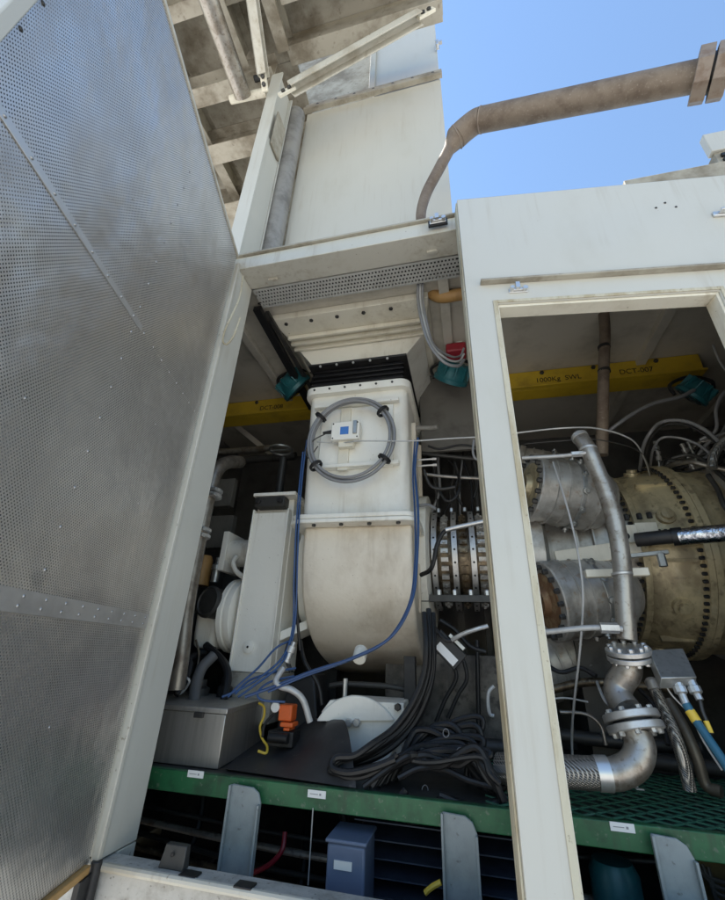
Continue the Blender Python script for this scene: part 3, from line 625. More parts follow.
# ------------------------------------------------------------------ gearbox to the left
gb = thing('gearbox', (-1.15, 2.5, -.2), 'white upright gearbox plate with dark top cover left of the beige casing', 'gearbox')
Yg = 2.35
g1, g2, g3, g4 = A(254, 513, Yg), A(290, 511, Yg), A(231, 668, Yg), A(266, 675, Yg)
gx0, gx1 = (g1.x + g3.x) / 2, (g2.x + g4.x) / 2; gz0, gz1 = -.11, g1.z
B().box(gx0, gx1, Yg, Yg + .05, gz0, gz1 - .0).build('front_plate', CASEW, gb, .005)
for x_ in (gx0 - .009, gx1 - .001): B().box(x_, x_ + .01, Yg - .010, Yg + .051, gz0, gz1 + .02).build('plate_rim', CASEW, gb, .003)
B().box(gx0 - .012, gx1 + .012, Yg + .052, Yg + .35, gz0, gz1 + .10).build('gear_casing', CASEW, gb, .006)
B().box(gx0 - .012, gx1 + .05, Yg - .03, Yg + .35, gz1 + .102, gz1 + .125).build('top_plate', CASEW, gb, .004)
t_ = B().box(gx0 + .01, gx1 - .02, Yg - .035, Yg + .048, gz1 + .03, gz1 + .095).build('top_cover', DARK, gb, .004)
b = B(); b.bolt(V((gx0 + .035, Yg - .035, gz1 + .065)), -Y_, .02, .02); b.bolt(V((gx1 - .045, Yg - .035, gz1 + .065)), -Y_, .02, .02); b.build('bolt', BLACKM, t_)
c = A(249, 647, Yg); b = B(); b.lathe(c + V((0, .002, 0)), -Y_, [(.032, 0), (.032, .014), (.014, .02)], 20); bs = b.build('boss', CASEW, gb)
b = B(); b.lathe(c - Y_ * .016, -Y_, [(.008, 0), (.006, .004)], 8); b.build('plug', BLACK, bs)
B().box(gx0 - .02, gx1 + .03, Yg - .0, Yg + .3, -.34, gz0 - .002).build('foot_bracket', mat('stained_bracket', (.42, .39, .32), .6, 0, (.16, .13, .1), .8, 12), gb, .004)
# right-hand curved flange and web
b = B(); b.lathe(V((gx1 + .05, 2.85, .50)), X, [(.40, 0), (.40, .05), (.36, .055), (.36, .16)], 40); b.build('side_flange', CASEW, gb)
b = B(); b.hexa([V(p) for p in [(gx1 + .014, Yg + .06, .05), (gx1 + .16, Yg + .1, .12), (gx1 + .16, Yg + .3, .12), (gx1 + .014, Yg + .3, .05), (gx1 + .014, Yg + .06, .10), (gx1 + .16, Yg + .1, .17), (gx1 + .16, Yg + .3, .17), (gx1 + .014, Yg + .3, .10)]]); b.build('support_web', CASEW, gb, .004)
# left-hand end cover and stub
e = AX(222, 612, -1.40); r_ = pxm(e, 37)
b = B(); b.lathe(V((-1.44, e.y + r_, e.z)), X, [(r_ * .62, -.10), (r_ * .64, -.004), (r_ * .97, 0), (r_, .004), (r_, .03), (r_ * .95, .034), (r_ * .95, .05), (r_, .054), (r_, .082), (r_ * .97, .086), (r_ * .6, .09)], 40); b.build('end_cover', CASEW, gb)
s_ = A(231, 552, 2.55); b = B(); b.box(s_.x - .05, s_.x - .01, 2.5, 2.72, s_.z - .13, s_.z + .13); b.lathe(V((s_.x - .01, 2.6, s_.z)), X, [(.09, 0), (.09, .16)], 24); b.build('inlet_stub', CASEW, gb, .004)
b = B(); b.tube(PP([(236, 557, 2.47), (233, 563, 2.44), (236, 571, 2.43), (243, 577, 2.42)]), .016, 10); b.build('lifting_loop', CASEW, gb)
# oil pump
pm = thing('oil_pump', A(208, 645, 2.5), 'white rounded oil pump with a dark round cap behind the door jamb', 'pump')
c = A(210, 602, 2.36); b = B(); dv = V((-.25, -.93, .1)).normalized(); b.lathe(c - dv * .02, dv, [(.086, -.06), (.088, 0), (.092, .02), (.092, .035), (.078, .045), (.072, .038), (.03, .040)], 28); b.build('round_cap', DARK, pm)
c2 = A(212, 625, 2.46); b = loft(B(), [rrect(c2.x - .10 * s, c2.x + .07 * s, 2.41, 2.72, .05, c2.z + dz) for s, dz in ((.7, -.13), (.9, -.11), (1, -.05), (1.05, .05), (1, .14), (.85, .17))]); b.build('pump_body', CASEW, pm, .012, 3)
c3 = A(193, 570, 2.6); b = B(); b.lathe(V((c3.x + .06, 2.62, c3.z - .10)), Z, [(.06, 0), (.06, .17), (.045, .2)], 18); b.build('filter_can', TAN, pm)
c3 = A(216, 573, 2.55); b = B(); b.lathe(c3 - Z * .06, Z, [(.025, 0), (.025, .08), (.035, .082), (.035, .11), (.015, .12), (.015, .16)], 14); b.build('valve_stem', GALV, pm)

# left riser pipe with clamps
lp = thing('lube_pipe', A(180, 660, 2.0), 'stained steel lube pipe with clamp couplings beside the left jamb', 'pipe')
pts = [(176, 690, 2.0), (181, 655, 2.0), (186, 610, 2.0), (195, 560, 2.0), (202, 525, 2.0), (210, 490, 2.0), (216, 472, 2.02), (226, 463, 2.1), (240, 462, 2.25)]
b = B(); b.tube(PP(pts), .041, 16); b.build('pipe_run', mat('dark_stained_pipe', (.27, .245, .21), .42, .7, (.12, .09, .07), .8, 10, .42, .66), lp)
for (x, y) in ((212, 492), (211, 497), (200, 531), (199, 537)):
    c = A(x, y, 2.0); d_ = (A(x + 4, y - 20, 2.0) - c).normalized(); b = B(); b.lathe(c - d_ * .008, d_, [(.05, 0), (.060, .006), (.060, .020), (.05, .026)], 20); b.obox(c, X, Y_, Z, .02, .055, -.055, -.03, -.008, .008); b.build('clamp_coupling', CHROME, lp, .001)
hp = tag(B().tube(PP([(215, 462, 3.0), (270, 458, 3.0), (296, 456, 3.0)]), .035, 14).build('header_pipe', DARK), 'dark horizontal header pipe high behind the gearbox, lower one', 'pipe', 'header pipes behind the gearbox')
tag(B().tube(PP([(215, 452, 3.1), (250, 450, 3.1), (272, 448, 3.1)]), .03, 14).build('header_pipe', PIPES), 'grey horizontal header pipe high behind the gearbox, upper one', 'pipe', 'header pipes behind the gearbox')
b = B(); b.bar(A(235, 425, 3.3), A(272, 455, 3.3), .06, .05); tag(b.build('bracing_bar', CEIL), 'grey slanted bracing bar below the yellow beam at left', 'brace')
vl = thing('isolation_valve', A(282, 492, 2.75), 'dark valve with grey handwheel above the gearbox', 'valve')
c = A(282, 470, 2.75); B().cyl(c - Z * .25, c + Z * .1, .03, 14).build('valve_body', DARK, vl)
b = B(); c = A(281, 450, 2.75); b.tube([c + V((math.cos(t) * .09, math.sin(t) * .09, 0)) for t in [i * math.pi / 8 for i in range(16)]], .01, 8, True, True, 2); b.tube([c - X * .09, c + X * .09], .007, 8, False); b.build('handwheel', GALV, vl)
# wall cabinet plates behind left pipe
b = B(); c = A(222, 490, 2.9); b.box(c.x - .1, c.x + .1, 2.9, 2.96, c.z - .14, c.z + .1); c = A(220, 530, 2.9); b.box(c.x - .12, c.x + .1, 2.9, 2.96, c.z - .14, c.z + .12); tag(b.build('instrument_plate', mat('grey_cabinet', (.20, .19, .17), .5, .2, (.10, .09, .08), .7, 8), None, .003), 'grey instrument plates mounted behind the clamped lube pipe', 'plate')
# left low clutter
b = B(); b.tube(PP([(214, 655, 2.25), (202, 668, 2.2), (196, 685, 2.15), (194, 705, 2.1)]), .028, 12); tag(b.build('coolant_hose', mat('grey_rubber_hose', (.11, .11, .11), .5)), 'grey rubber hose drooping behind the steel junction box', 'hose')
b = B(); b.tube(PP([(168, 677, 2.1), (180, 676, 2.1), (189, 680, 2.1), (186, 688, 2.12), (180, 694, 2.12)]), .006, 8); tag(b.build('bent_tube', GREYH), 'thin pale tube bent in a hook behind the left jamb', 'tube')
b = B(); c = A(178, 637, 2.08); b.tube([c, c + V((.03, 0, -.05))], .02, 10, False); tag(b.build('hose_connector', BLUEL), 'small light blue hose connector beside the left jamb', 'connector')
for i, (x, y, r, h) in enumerate(((183, 660, .03, .16), (200, 690, .05, .1), (225, 690, .04, .12), (172, 668, .025, .1))):
    c = A(x, y, 2.3); b = B(); b.lathe(c - Z * h / 2, Z, [(r, 0), (r, h * .6), (r * .6, h * .7), (r * .6, h)], 14)
    tag(b.build('oil_fitting', [BLACKM, DARK, BLACKM, BRASS][i]), ['black oil fitting standing by the left jamb under the blue connector', 'dark round oil fitting behind the steel junction box', 'black oil fitting at the foot of the gearbox plate', 'brass oil fitting low against the left jamb'][i], 'fitting', 'oil fittings left of the gearbox')
tag(B().box(-1.9, -.9, 3.05, 3.1, -.42, .25).build('rear_plate', BLACKM), 'black steel plate standing behind the gearbox foot', 'plate')

# ------------------------------------------------------------------ green skid
sk = thing('green_skid', (.5, 2.0, -.5), 'green steel skid deck with mesh grating running the length of the bay', 'skid')
ZD = -.435
b = B(); b.box(-1.9, 2.6, 1.80, 1.83, ZD - .068, ZD); b.box(-1.9, 2.6, 1.83, 1.95, ZD - .068, ZD - .058); b.build('edge_beam', GREEN, sk, .003)
for (x, y) in ((196, 774), (317, 794), (622, 827)):
    c = A(x, y, 1.80); w_ = .034; b = B(); b.box(c.x - w_, c.x + w_, 1.796, 1.7995, c.z - .011, c.z + .011); lb = b.build('placard', LABEL, sk)
    b = B(); b.box(c.x - w_ * .75, c.x + w_ * .15, 1.795, 1.7958, c.z - .001, c.z + .001); b.box(c.x + w_ * .3, c.x + w_ * .5, 1.795, 1.7958, c.z - .003, c.z + .003); b.build('print_line', mat('faded_ink', (.30, .30, .31), .6), lb)
# expanded mesh grating right of the post: diamond strands
b = B(); gx0_, gx1_, gy0, gy1 = .05, 2.2, 1.835, 2.62; px_, py_ = .085, .036
ny = int((gy1 - gy0) / py_); nx_ = int((gx1_ - gx0_) / px_)
for j in range(ny):
    for i in range(nx_):
        x0 = gx0_ + i * px_ + (px_ / 2 if j % 2 else 0); y0 = gy0 + j * py_
        for sgn in (1, -1):
            p = V((x0, y0, ZD - .004)); q = V((x0 + sgn * px_ / 2, y0 + py_, ZD - .004)); d_ = (q - p); sd = V((-d_.y, d_.x, 0)).normalized() * .0035
            b.hexa([p - sd, p + sd, q + sd, q - sd, p - sd + Z * .005, p + sd + Z * .005, q + sd + Z * .005, q - sd + Z * .005])
g_ = b.build('mesh_grating', GREEND, sk)
B().box(.05, 2.3, 1.85, 2.62, ZD - .05, ZD - .03).build('tray_plate', mat('dark_tray', (.02, .035, .03), .5, .2, (.04, .06, .05), .5, 20), sk)
B().box(-1.9, .04, 1.832, 2.9, ZD - .012, ZD - .004).build('deck_plate', DARK, sk)
B().box(.05, 2.6, 2.63, 2.9, ZD - .05, ZD + .02).build('rear_channel', BLACKM, sk)
for (x, y, s_) in ((634, 787, 1), (640, 790, .8)):
    c = AZ(x, y, ZD); B().box(c.x - .014, c.x + .014, c.y - .008, c.y + .008, ZD + .001, ZD + .004).build('paper_tag', LABEL, sk)
# legs
leg_px = [(232, 262, 784, 1.77), (442, 476, 812, 1.77), (651, 690, 834, 1.77)]
leg_lab = ['pale grey bent support strut under the green beam, left by the sill pads', 'pale grey bent support strut beside the ajar framed door post', 'pale grey bent support strut inside the framed door opening']
for i, (xa, xb, yt, yy) in enumerate(leg_px):
    p = A(xa, yt, yy); q = A(xb, yt + 4, yy); w_ = q.x - p.x; zt0 = p.z
    st = thing('support_strut', (p.x + w_ / 2, yy, -1.3), leg_lab[i], 'support strut', 'support struts below the green beam')
    outl = [V((p.x, yy, -1.3)), V((q.x, yy, -1.3)), V((q.x, yy, zt0 - .045)), V((q.x - .012, yy, zt0 - .018)), V((q.x - .035, yy, zt0 - .004)), V((p.x, yy, zt0))]
    b = B(); b.prism(outl, V((0, .012, 0))); b.build('strut_plate', LEG, st, .003)
    b = B(); b.box(p.x - .004, p.x + .004, yy - .018, yy - .001, -1.3, zt0); b.box(q.x - .006, q.x + .002, yy - .018, yy - .001, -1.3, zt0 - .047); b.build('strut_lip', LEG, st, .002)

# under-deck items
ub = thing('control_box', A(345, 897, 1.72), 'slate blue control box with a white label below the green beam', 'box')
p, q = A(324, 900, 1.74), A(365, 848, 1.74)
B().box(p.x, q.x, 1.74, 1.9, -1.0, q.z).build('box_body', SLATE, ub, .008)
c = A(343, 865, 1.74); B().box(c.x - .03, c.x + .03, 1.736, 1.7395, c.z - .012, c.z + .01).build('face_label', LABEL, ub)
B().box(p.x - .006, q.x + .006, 1.735, 1.905, q.z + .001, q.z + .012).build('box_lid', SLATE, ub, .004)
ra_ = thing('finned_cooler', (-.15, 2.0, -1.2), 'black finned oil cooler behind the slate blue box', 'cooler')
B().box(-.48, .02, 2.1, 2.3, -1.25, -.60).build('cooler_core', BLACKM, ra_)
b = B()
for i in range(12): b.box(-.47, .12, 1.93, 2.099, -1.10 + i * .05, -1.096 + i * .05)
b.build('fin_stack', mat('dark_blue_fin', (.06, .075, .11), .5, .2, (.03, .035, .05), .7, 12), ra_)
tm = thing('teal_motor', A(615, 895, 2.0), 'teal motor below the mesh grating behind the framed door', 'motor')
c = A(615, 880, 2.0); b = B(); b.lathe(V((c.x, 2.0, c.z - .10)), Z, [(.07, -.3), (.075, 0), (.075, .12), (.06, .15)], 24); b.build('motor_body', TEAL, tm)
for s_ in (-1, 1): B().box(c.x + s_ * .06 - .012, c.x + s_ * .06 + .012, 1.90, 1.92, c.z - .4, c.z - .06).build('motor_leg', LEG, tm, .002)
cable('red_hose', PP([(285, 832, 2.0), (282, 850, 1.98), (270, 864, 1.97), (255, 872, 1.97), (240, 876, 1.98)]), .009, RED, 'thin red hose sagging below the green beam', 'hose')
cable('thin_wire', PP([(313, 808, 1.79), (311, 840, 1.79), (308, 885, 1.8)]), .002, GREYH, 'thin pale wire hanging below the green beam', 'wire')
cable('yellow_strap', PP([(425, 893, 1.78), (432, 887, 1.78), (441, 882, 1.78)]), .008, YELC, 'short yellow strap end beside the middle support strut', 'strap')
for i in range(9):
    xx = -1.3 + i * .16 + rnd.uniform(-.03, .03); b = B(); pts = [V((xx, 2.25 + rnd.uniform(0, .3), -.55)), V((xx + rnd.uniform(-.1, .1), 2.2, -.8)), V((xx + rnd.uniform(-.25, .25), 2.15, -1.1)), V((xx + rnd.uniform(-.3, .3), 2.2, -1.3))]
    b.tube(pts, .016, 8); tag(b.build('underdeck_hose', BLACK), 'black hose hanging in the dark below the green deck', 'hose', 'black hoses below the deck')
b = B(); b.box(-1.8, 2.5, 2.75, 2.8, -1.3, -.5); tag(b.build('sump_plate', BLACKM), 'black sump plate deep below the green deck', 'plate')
c = A(705, 872, 2.05); b = B(); b.lathe(c, V((.2, -.97, 0)), [(.10, -.2), (.10, 0), (.07, .02), (.05, .02)], 24); tag(b.build('pump_cover', mat('oily_brass', (.14, .11, .05), .4, .6, (.05, .04, .03), .7, 14)), 'oily brass pump cover right of the strut below the grating', 'pump')
for i in range(4): cable('thin_hose', PP([(690 + i * 6, 858 + i * 3, 1.98), (700 + i * 4, 872 + i * 3, 1.97), (716, 880 + i * 6, 1.97), (735, 884 + i * 8, 1.98)]), .006, DARK, 'thin dark hose curving over the oily brass pump cover', 'hose', 'thin hoses by the brass pump cover')

# ------------------------------------------------------------------ on the deck
jb = thing('junction_box', (-1.15, 2.05, ZD), 'stainless steel junction box sitting on the green deck', 'box')
f0 = A(218, 766, 1.88); xr = f0.x; zf = A(222, 708, 1.88).z
pr_ = AZ(262, 744, ZD); pt = [V((-1.55, 1.88, ZD - .003)), V((xr, 1.88, ZD - .003)), V((pr_.x, pr_.y, ZD - .003)), V((-1.6, pr_.y, ZD - .003))]
ztop_b = A(262, 704, pr_.y).z
dz = zf - ZD
b = B(); b.hexa([p + Z * .002 for p in pt] + [p + Z * (dz - .02) for p in pt]); b.build('box_body', STEEL, jb, .003)
cx_ = sum((p for p in pt), V((0, 0, 0))) / 4
b = B(); b.hexa([cx_ + (p - cx_) * 1.03 + Z * (dz - .018) for p in pt] + [cx_ + (p - cx_) * 1.03 + Z * (dz + .002) for p in pt]); b.build('box_lid', STEEL, jb, .003)
b = B(); b.box(pt[1].x - .14, pt[1].x - .10, 1.862, 1.8785, ZD + dz - .04, ZD + dz - .02); b.build('lid_latch', BLACKM, jb)
cable('yellow_cable', PP([(259, 703, 2.16), (264, 707, 2.14), (264, 716, 2.13), (260, 727, 2.12), (262, 738, 2.10), (267, 746, 2.08), (266, 753, 2.05), (258, 751, 2.04)]), .0055, YELC, 'yellow earth cable hanging off the right side of the steel junction box')
# rubber sheet
p = [AZ(225, 766, ZD + .004), AZ(268, 742, ZD + .004), A(334, 719, 2.12), A(344, 722, 2.12), A(352, 770, 1.95), AZ(360, 786, ZD + .004), AZ(300, 782, ZD + .004)]
b = B()
def bez(u, v): 
    a = AZ(226, 769, ZD + .004).lerp(AZ(356, 788, ZD + .004), u); t = AZ(262, 727, ZD + .004).lerp(A(340, 718, 2.12), u)
    q = a.lerp(t, v); q.z += .012 * math.sin(u * 7 + v * 3) * v + .06 * u * u * math.sin(v * math.pi) ; q.z = max(q.z, ZD + .002); return q
NU, NV = 20, 12
vs = [bez(i / NU, j / NV) for j in range(NV + 1) for i in range(NU + 1)]
vs += [v_ - V((0, -.004, .003)) for v_ in vs]; o_ = (NU + 1) * (NV + 1); fs = []
for j in range(NV):
    for i in range(NU):
        a_ = j * (NU + 1) + i; fs += [(a_, a_ + 1, a_ + NU + 2, a_ + NU + 1), (o_ + a_, o_ + a_ + NU + 1, o_ + a_ + NU + 2, o_ + a_ + 1)]
edge = [i for i in range(NU + 1)] + [j * (NU + 1) + NU for j in range(1, NV + 1)] + [NV * (NU + 1) + i for i in range(NU - 1, -1, -1)] + [j * (NU + 1) for j in range(NV - 1, 0, -1)]
for i in range(len(edge)): a_, c_ = edge[i], edge[(i + 1) % len(edge)]; fs.append((a_, o_ + a_, o_ + c_, c_))
b.add(vs, fs); tag(b.build('rubber_sheet', SHEET), 'black rubber sheet laid over the green deck beside the steel box', 'rubber sheet')
# white pedestal foot
ft = thing('pedestal_foot', (-.55, 2.2, ZD), 'white rounded pedestal plate with a bolt under the beige belly', 'pedestal')
Yf = 2.16; outl = [A(x, y, Yf) for x, y in ((330, 700), (404, 703), (404, 716), (398, 740), (384, 772), (350, 765), (340, 735), (326, 722), (321, 712))]
b = B(); b.prism(outl, V((0, .05, 0))); b.build('foot_plate', CASEW, ft, .005)
c = A(352, 722, Yf); b = B(); b.lathe(A(356, 752, Yf) + Y_ * .001, -Y_, [(.215, 0), (.215, .012), (.21, .016)], 32, True, math.radians(-52), math.radians(60)); b.build('rounded_face', CASEW, ft, .002)
b = B(); b.bolt(A(350, 722, Yf) - Y_ * .016, -Y_, .018, .02); b.bolt(A(358, 722, Yf) - Y_ * .016, -Y_, .014, .02); b.build('bolt', CHROME, ft)
b = B(); b.bolt(A(398, 707, Yf), -Y_, .016, .02); b.build('bolt', DARK, ft)
B().box(outl[0].x + .01, outl[1].x - .02, Yf + .052, Yf + .35, ZD, outl[0].z).build('foot_body', CASEW, ft, .004)
b = B(); c = A(345, 690, 2.3); b.cyl(c - Z * .08, c + Z * .05, .012, 10); b.build('stud', CHROME, ft)
# orange valve
ov = thing('orange_valve', A(284, 732, 2.1), 'small orange valve block with a white dial behind the steel box', 'valve')
c = A(285, 713, 2.12); B().box(c.x - .025, c.x + .04, 2.10, 2.17, c.z - .03, c.z + .035).build('valve_block', ORANGE, ov, .006)
b = B(); b.box(c.x - .005, c.x + .055, 2.085, 2.16, c.z - .05, c.z - .032); b.box(c.x + .01, c.x + .04, 2.09, 2.16, c.z - .065, c.z - .052); b.build('lower_block', ORANGE, ov, .004)
q_ = A(276, 707, 2.1); b = B(); b.lathe(q_, -Y_, [(.02, 0), (.021, .012), (.017, .015)], 18); b.build('dial', LABEL, ov)
b = B(); b.tube([q_ + V((-.0, 0, -.02)), q_ + V((-.045, .0, -.07)), q_ + V((-.05, 0, -.12))], .007, 8); b.box(c.x - .06, c.x + .06, 2.09, 2.18, c.z - .125, c.z - .068); b.build('valve_stand', BLACKM, ov, .004)
b = B(); b.cyl(V((c.x - .045, 2.075, c.z - .09)), V((c.x + .045, 2.075, c.z - .09)), .02, 14); b.build('roller', BLACK, ov)
# pale hose near blue cables
wh = thing('flexible_hose', A(312, 722, 2.1), 'pale grey flexible hose with union fitting arching beside the orange valve', 'hose')
b = B(); b.tube(PP([(283, 668, 2.08), (276, 680, 2.05), (280, 686, 2.05), (292, 690, 2.06), (303, 700, 2.08), (310, 722, 2.1)]), .014, 12); b.build('hose_body', GREYH, wh)
c, d_ = A(289, 655, 2.1), (A(283, 668, 2.08) - A(291, 648, 2.1)).normalized()
b = B(); b.lathe(c - d_ * .04, d_, [(.012, -.02), (.012, 0), (.022, .002), (.022, .03), (.016, .032), (.016, .06), (.02, .062), (.02, .075)], 12); b.build('union_fitting', FORGE, wh)
# dark sloping blocks behind
b = B(); c = A(305, 695, 2.4); b.hexa([V(p) for p in [(c.x - .14, 2.35, ZD), (c.x + .12, 2.35, ZD), (c.x + .12, 2.6, ZD), (c.x - .14, 2.6, ZD), (c.x - .10, 2.4, c.z + .05), (c.x + .04, 2.4, c.z + .1), (c.x + .04, 2.6, c.z + .1), (c.x - .10, 2.6, c.z + .05)]]); tag(b.build('bearing_bracket', BLACKM, None, .01), 'black cast bracket between the gearbox foot and pedestal', 'bracket')
tag(B().box(-.52, .3, 2.78, 2.84, ZD, .02).build('support_plate', mat('stained_dark_plate', (.16, .145, .125), .5, .3, (.05, .045, .04), .9, 6, .38, .62, fine=.6, fdirt=(.03, .028, .025), fscale=24, frange=(.55, .66)), None, .003), 'dark support plate standing under the compressor', 'plate')
tag(B().box(-.36, -.30, 2.45, 2.5, ZD, .0).build('support_post', BLACKM, None, .003), 'black support post right of the pedestal', 'post')

# ------------------------------------------------------------------ black cable bundle and coil
bundle = []
for i in range(7):
    j = lambda s: rnd.uniform(-s, s); y0 = 2.04 + i * .014
    bundle.append([(424 + i * 1.5, 612 + j(4), y0 + .05), (426 + i * 1.3, 645, y0), (424 + i * 1.6 + j(1), 672, y0), (413 + i * 2.4 + j(1), 700, y0 - .02), (394 + i * 3.2 + j(2), 727, y0 - .05), (372 + i * 2.5 + j(3), 745 + i * 1.2, y0 - .13), (350 + j(4), 756 + i * 2, y0 - .16), (338 + j(3), 758 + i * 2, y0 - .18), (333 + j(3), 768 + i, y0 - .20), (346 + j(5), 775 + j(3), y0 - .21), (372 + j(5), 772 + j(4), y0 - .20), (395 + i * 2, 758 + j(4), y0 - .18)])
for i in range(16):
    j = lambda s: rnd.uniform(-s, s); y0 = 1.86 + i * .014; tpx, tpy = 412 + (i * 11 % 56) + j(6), 720 + (15 - i) * 2.9 + j(4)
    bundle.append([(366 + i * 2 + j(5), 787 - i * .6, y0 - .02), (384 + i * 1.6 + j(3), 772 - i * 1.3, y0), ((400 + tpx) / 2, (752 + tpy) / 2, y0 + .02), (tpx, tpy, y0 + .04), (tpx + 22 + j(3), tpy + 4 + j(3), y0 + .03), (474 + j(8), 750 + i * 1.8 + j(7), y0 + .02), (490 + j(6), 774 + i * 1.6 + j(6), y0), (503 + j(4), 792 + j(10), y0)])
bundle += [[(406, 790, 1.86), (399, 800, 1.85), (400, 812, 1.84), (412, 820, 1.83), (428, 812, 1.83), (440, 800, 1.86)], [(440, 795, 1.87), (460, 803, 1.86), (480, 806, 1.87), (503, 800, 1.9)], [(398, 778, 1.88), (420, 768, 1.9), (445, 770, 1.92), (468, 780, 1.9), (496, 788, 1.9)]]
for i, p in enumerate(bundle):
    r = [.0125, .010, .0135][i % 3]
    lab = 'black cable in the bundle hanging down from the compressor to the deck' if i < 7 else ('black cable looped in the tangled heap on the green deck' if i < 23 else ['black cable loop drooping over the front of the green beam', 'black cable lying low along the grating toward the door post', 'black cable draped flat across the front of the cable heap'][i - 23])
    cable('black_cable', PP(p), r, BLACK, lab, 'cable', 'black cables hanging from the compressor' if i < 7 else ('black cables heaped on the deck'))
for i, (x, y) in enumerate(((446, 733), (460, 752), (425, 790))):
    c = A(x, y, 1.93); b = B(); b.tube([c + V((math.cos(t) * .011, math.sin(t) * .012, math.sin(t) * .012)) for t in [k_ * math.pi / 4 for k_ in range(8)]], .0016, 6, True, True, 3)
    tag(b.build('cable_tie', GREYC), ['pale cable tie around the top of the black cable heap', 'pale cable tie at the middle of the black cable heap', 'pale cable tie low in the black cable heap'][i], 'cable tie', 'cable ties on the black cables')

# ------------------------------------------------------------------ gas turbine
AYc, AZc = 2.95, .60
tb = thing('gas_turbine', (.9, AYc, -.2), 'gas turbine core with compressor rings, burner cans and olive exhaust casing', 'turbine')
def AXIS(x): return V((x, AYc, AZc))
xc0, xc1 = -.36, .20
b = B(); b.lathe(AXIS(xc0), X, [(.25, 0), (.27, .05), (.27, xc1 - xc0)], 48); b.build('compressor_casing', BRASS, tb)
rings_px = (434, 455, 474)
for x in rings_px:
    xx = A(x, 560, 2.62).x; b = B(); b.lathe(AXIS(xx - .018), X, [(.30, 0), (.325, .002), (.325, .034), (.30, .036)], 48, False); rg = b.build('vane_ring', FORGE, tb)
    bolts(rg, [(AXIS(xx) + V((0, math.cos(t), math.sin(t))) * .325, V((0, math.cos(t), math.sin(t)))) for t in [2 * math.pi * k_ / 26 for k_ in range(26)]], .007, .004, BLACKM, 'pin', 8)
for i, x in enumerate((426, 444.5, 464.5, 483)):
    xx = A(x, 560, 2.64).x; b = B()
    for k_ in range(34):
        t = 2 * math.pi * k_ / 34; u = V((0, math.cos(t), math.sin(t))); w_ = V((0, -math.sin(t), math.cos(t)))
        b.obox(AXIS(xx) + u * .268, X, w_, u, -.022, .022, -.013, .013, 0, .028); b.lathe(AXIS(xx) + u * .296, u, [(.010, 0), (.010, .012)], 6)
    b.build('vane_stub_row', [GALV, HOT, BRASS, HOT][i], tb)
b = B(); b.box(xc0, xc1, AYc - .33, AYc - .25, AZc - .30, AZc - .285); b.box(xc0, xc1, AYc - .36, AYc - .34, AZc - .31, AZc - .27); b.build('casing_rail', DARK, tb, .003)
b = B()
for i in range(6): c = V((xc0 + .1 + i * .09, AYc - .35, AZc - .272)); b.bolt(c, Z, .014, .03)
for i in range(6): b.bolt(V((xc0 + .1 + i * .09, AYc - .05, AZc + .325)), Z, .014, .03)
b.build('bolt', CHROME, tb)
b = B(); b.lathe(AXIS(.21), X, [(.28, 0), (.40, .03), (.46, .15), (.46, .22), (.40, .25)], 48); b.build('diffuser_casing', HOT, tb)
# cans: 8 around the axis, the two facing the opening are seen
u0, u1 = A(541, 500, 2.42), A(596, 511, 2.50)
def can(ang, seen):
    rad = .60; u = V((0, -math.cos(ang), math.sin(ang)))
    xe = .39
    p0 = AXIS(xe) + u * (rad + .02); p1 = AXIS(xe + .46) + u * (rad - .13); d_ = (p1 - p0).normalized(); R_ = .185
    bb = B(); bb.lathe(p0, d_, [(R_, .03), (R_ * 1.03, .10), (R_ * 1.05, .28), (R_ * .96, .36), (R_ * .7, .43)], 32); o = bb.build('burner_can', HOT, tb)
    bb = B(); bb.lathe(p0, d_, [(R_ * .30, -.045), (R_ * .34, -.050), (R_ * .40, -.020), (R_ * .74, -.016), (R_ * .76, .004)], 36); bb.build('end_cap', OXIDE if ang < 0 else OLIVE, o)
    bb = B(); bb.lathe(p0, d_, [(R_ * .76, -.012), (R_ * 1.04, -.012), (R_ * 1.07, -.006), (R_ * 1.07, .026), (R_ * 1.02, .03)], 36, False); bb.build('end_ring', HOT, o)
    bb = B(); ring_bolts(bb, p0 - d_ * .012, -d_, R_ * .92, 18, .014, .024); bb.build('bolt', DARK, o)
    bb = B()
    for h in (.075, .135, .30): bb.lathe(p0 + d_ * h, d_, [(R_ * 1.03, 0), (R_ * 1.065, .003), (R_ * 1.065, .010), (R_ * 1.03, .013)], 36, False)
    bb.build('bead', HOT, o)
    bb = B(); bb.lathe(p0 + d_ * .20, d_, [(R_ * 1.055, 0), (R_ * 1.07, .003), (R_ * 1.07, .022), (R_ * 1.05, .025)], 32, False)
    for t in range(12):
        a_ = 2 * math.pi * t / 12; uu = d_.orthogonal().normalized(); ww = d_.cross(uu); q = p0 + d_ * .215 + (uu * math.cos(a_) + ww * math.sin(a_)) * R_ * 1.06; nn = (uu * math.cos(a_) + ww * math.sin(a_))
        bb.lathe(q, nn, [(.018, 0), (.018, .012), (.009, .013), (.009, .022)], 12)
    bb.build('clamp_band', GALV, o)
    return o
for k_ in range(6): can(math.radians(29 + 60 * k_ - (360 if k_ > 3 else 0)), k_)
b = B(); b.lathe(AXIS(.46), X, [(.34, 0), (.36, .10), (.465, .34), (.465, .42)], 48); b.build('turbine_casing', HOT, tb)
b = B(); b.lathe(AXIS(.88), X, [(.47, 0), (.515, .004), (.515, .035), (.47, .04)], 64); fr_ = b.build('flange_ring', OLIVE, tb)
b = B(); ring_bolts(b, AXIS(.88), -X, .495, 72, .010, .02); b.build('bolt', BLACKM, fr_)
b = B(); b.lathe(AXIS(.92), X, [(.475, 0), (.50, .05), (.52, .14), (.525, .22)], 64); b.build('exhaust_casing', OLIVE, tb)
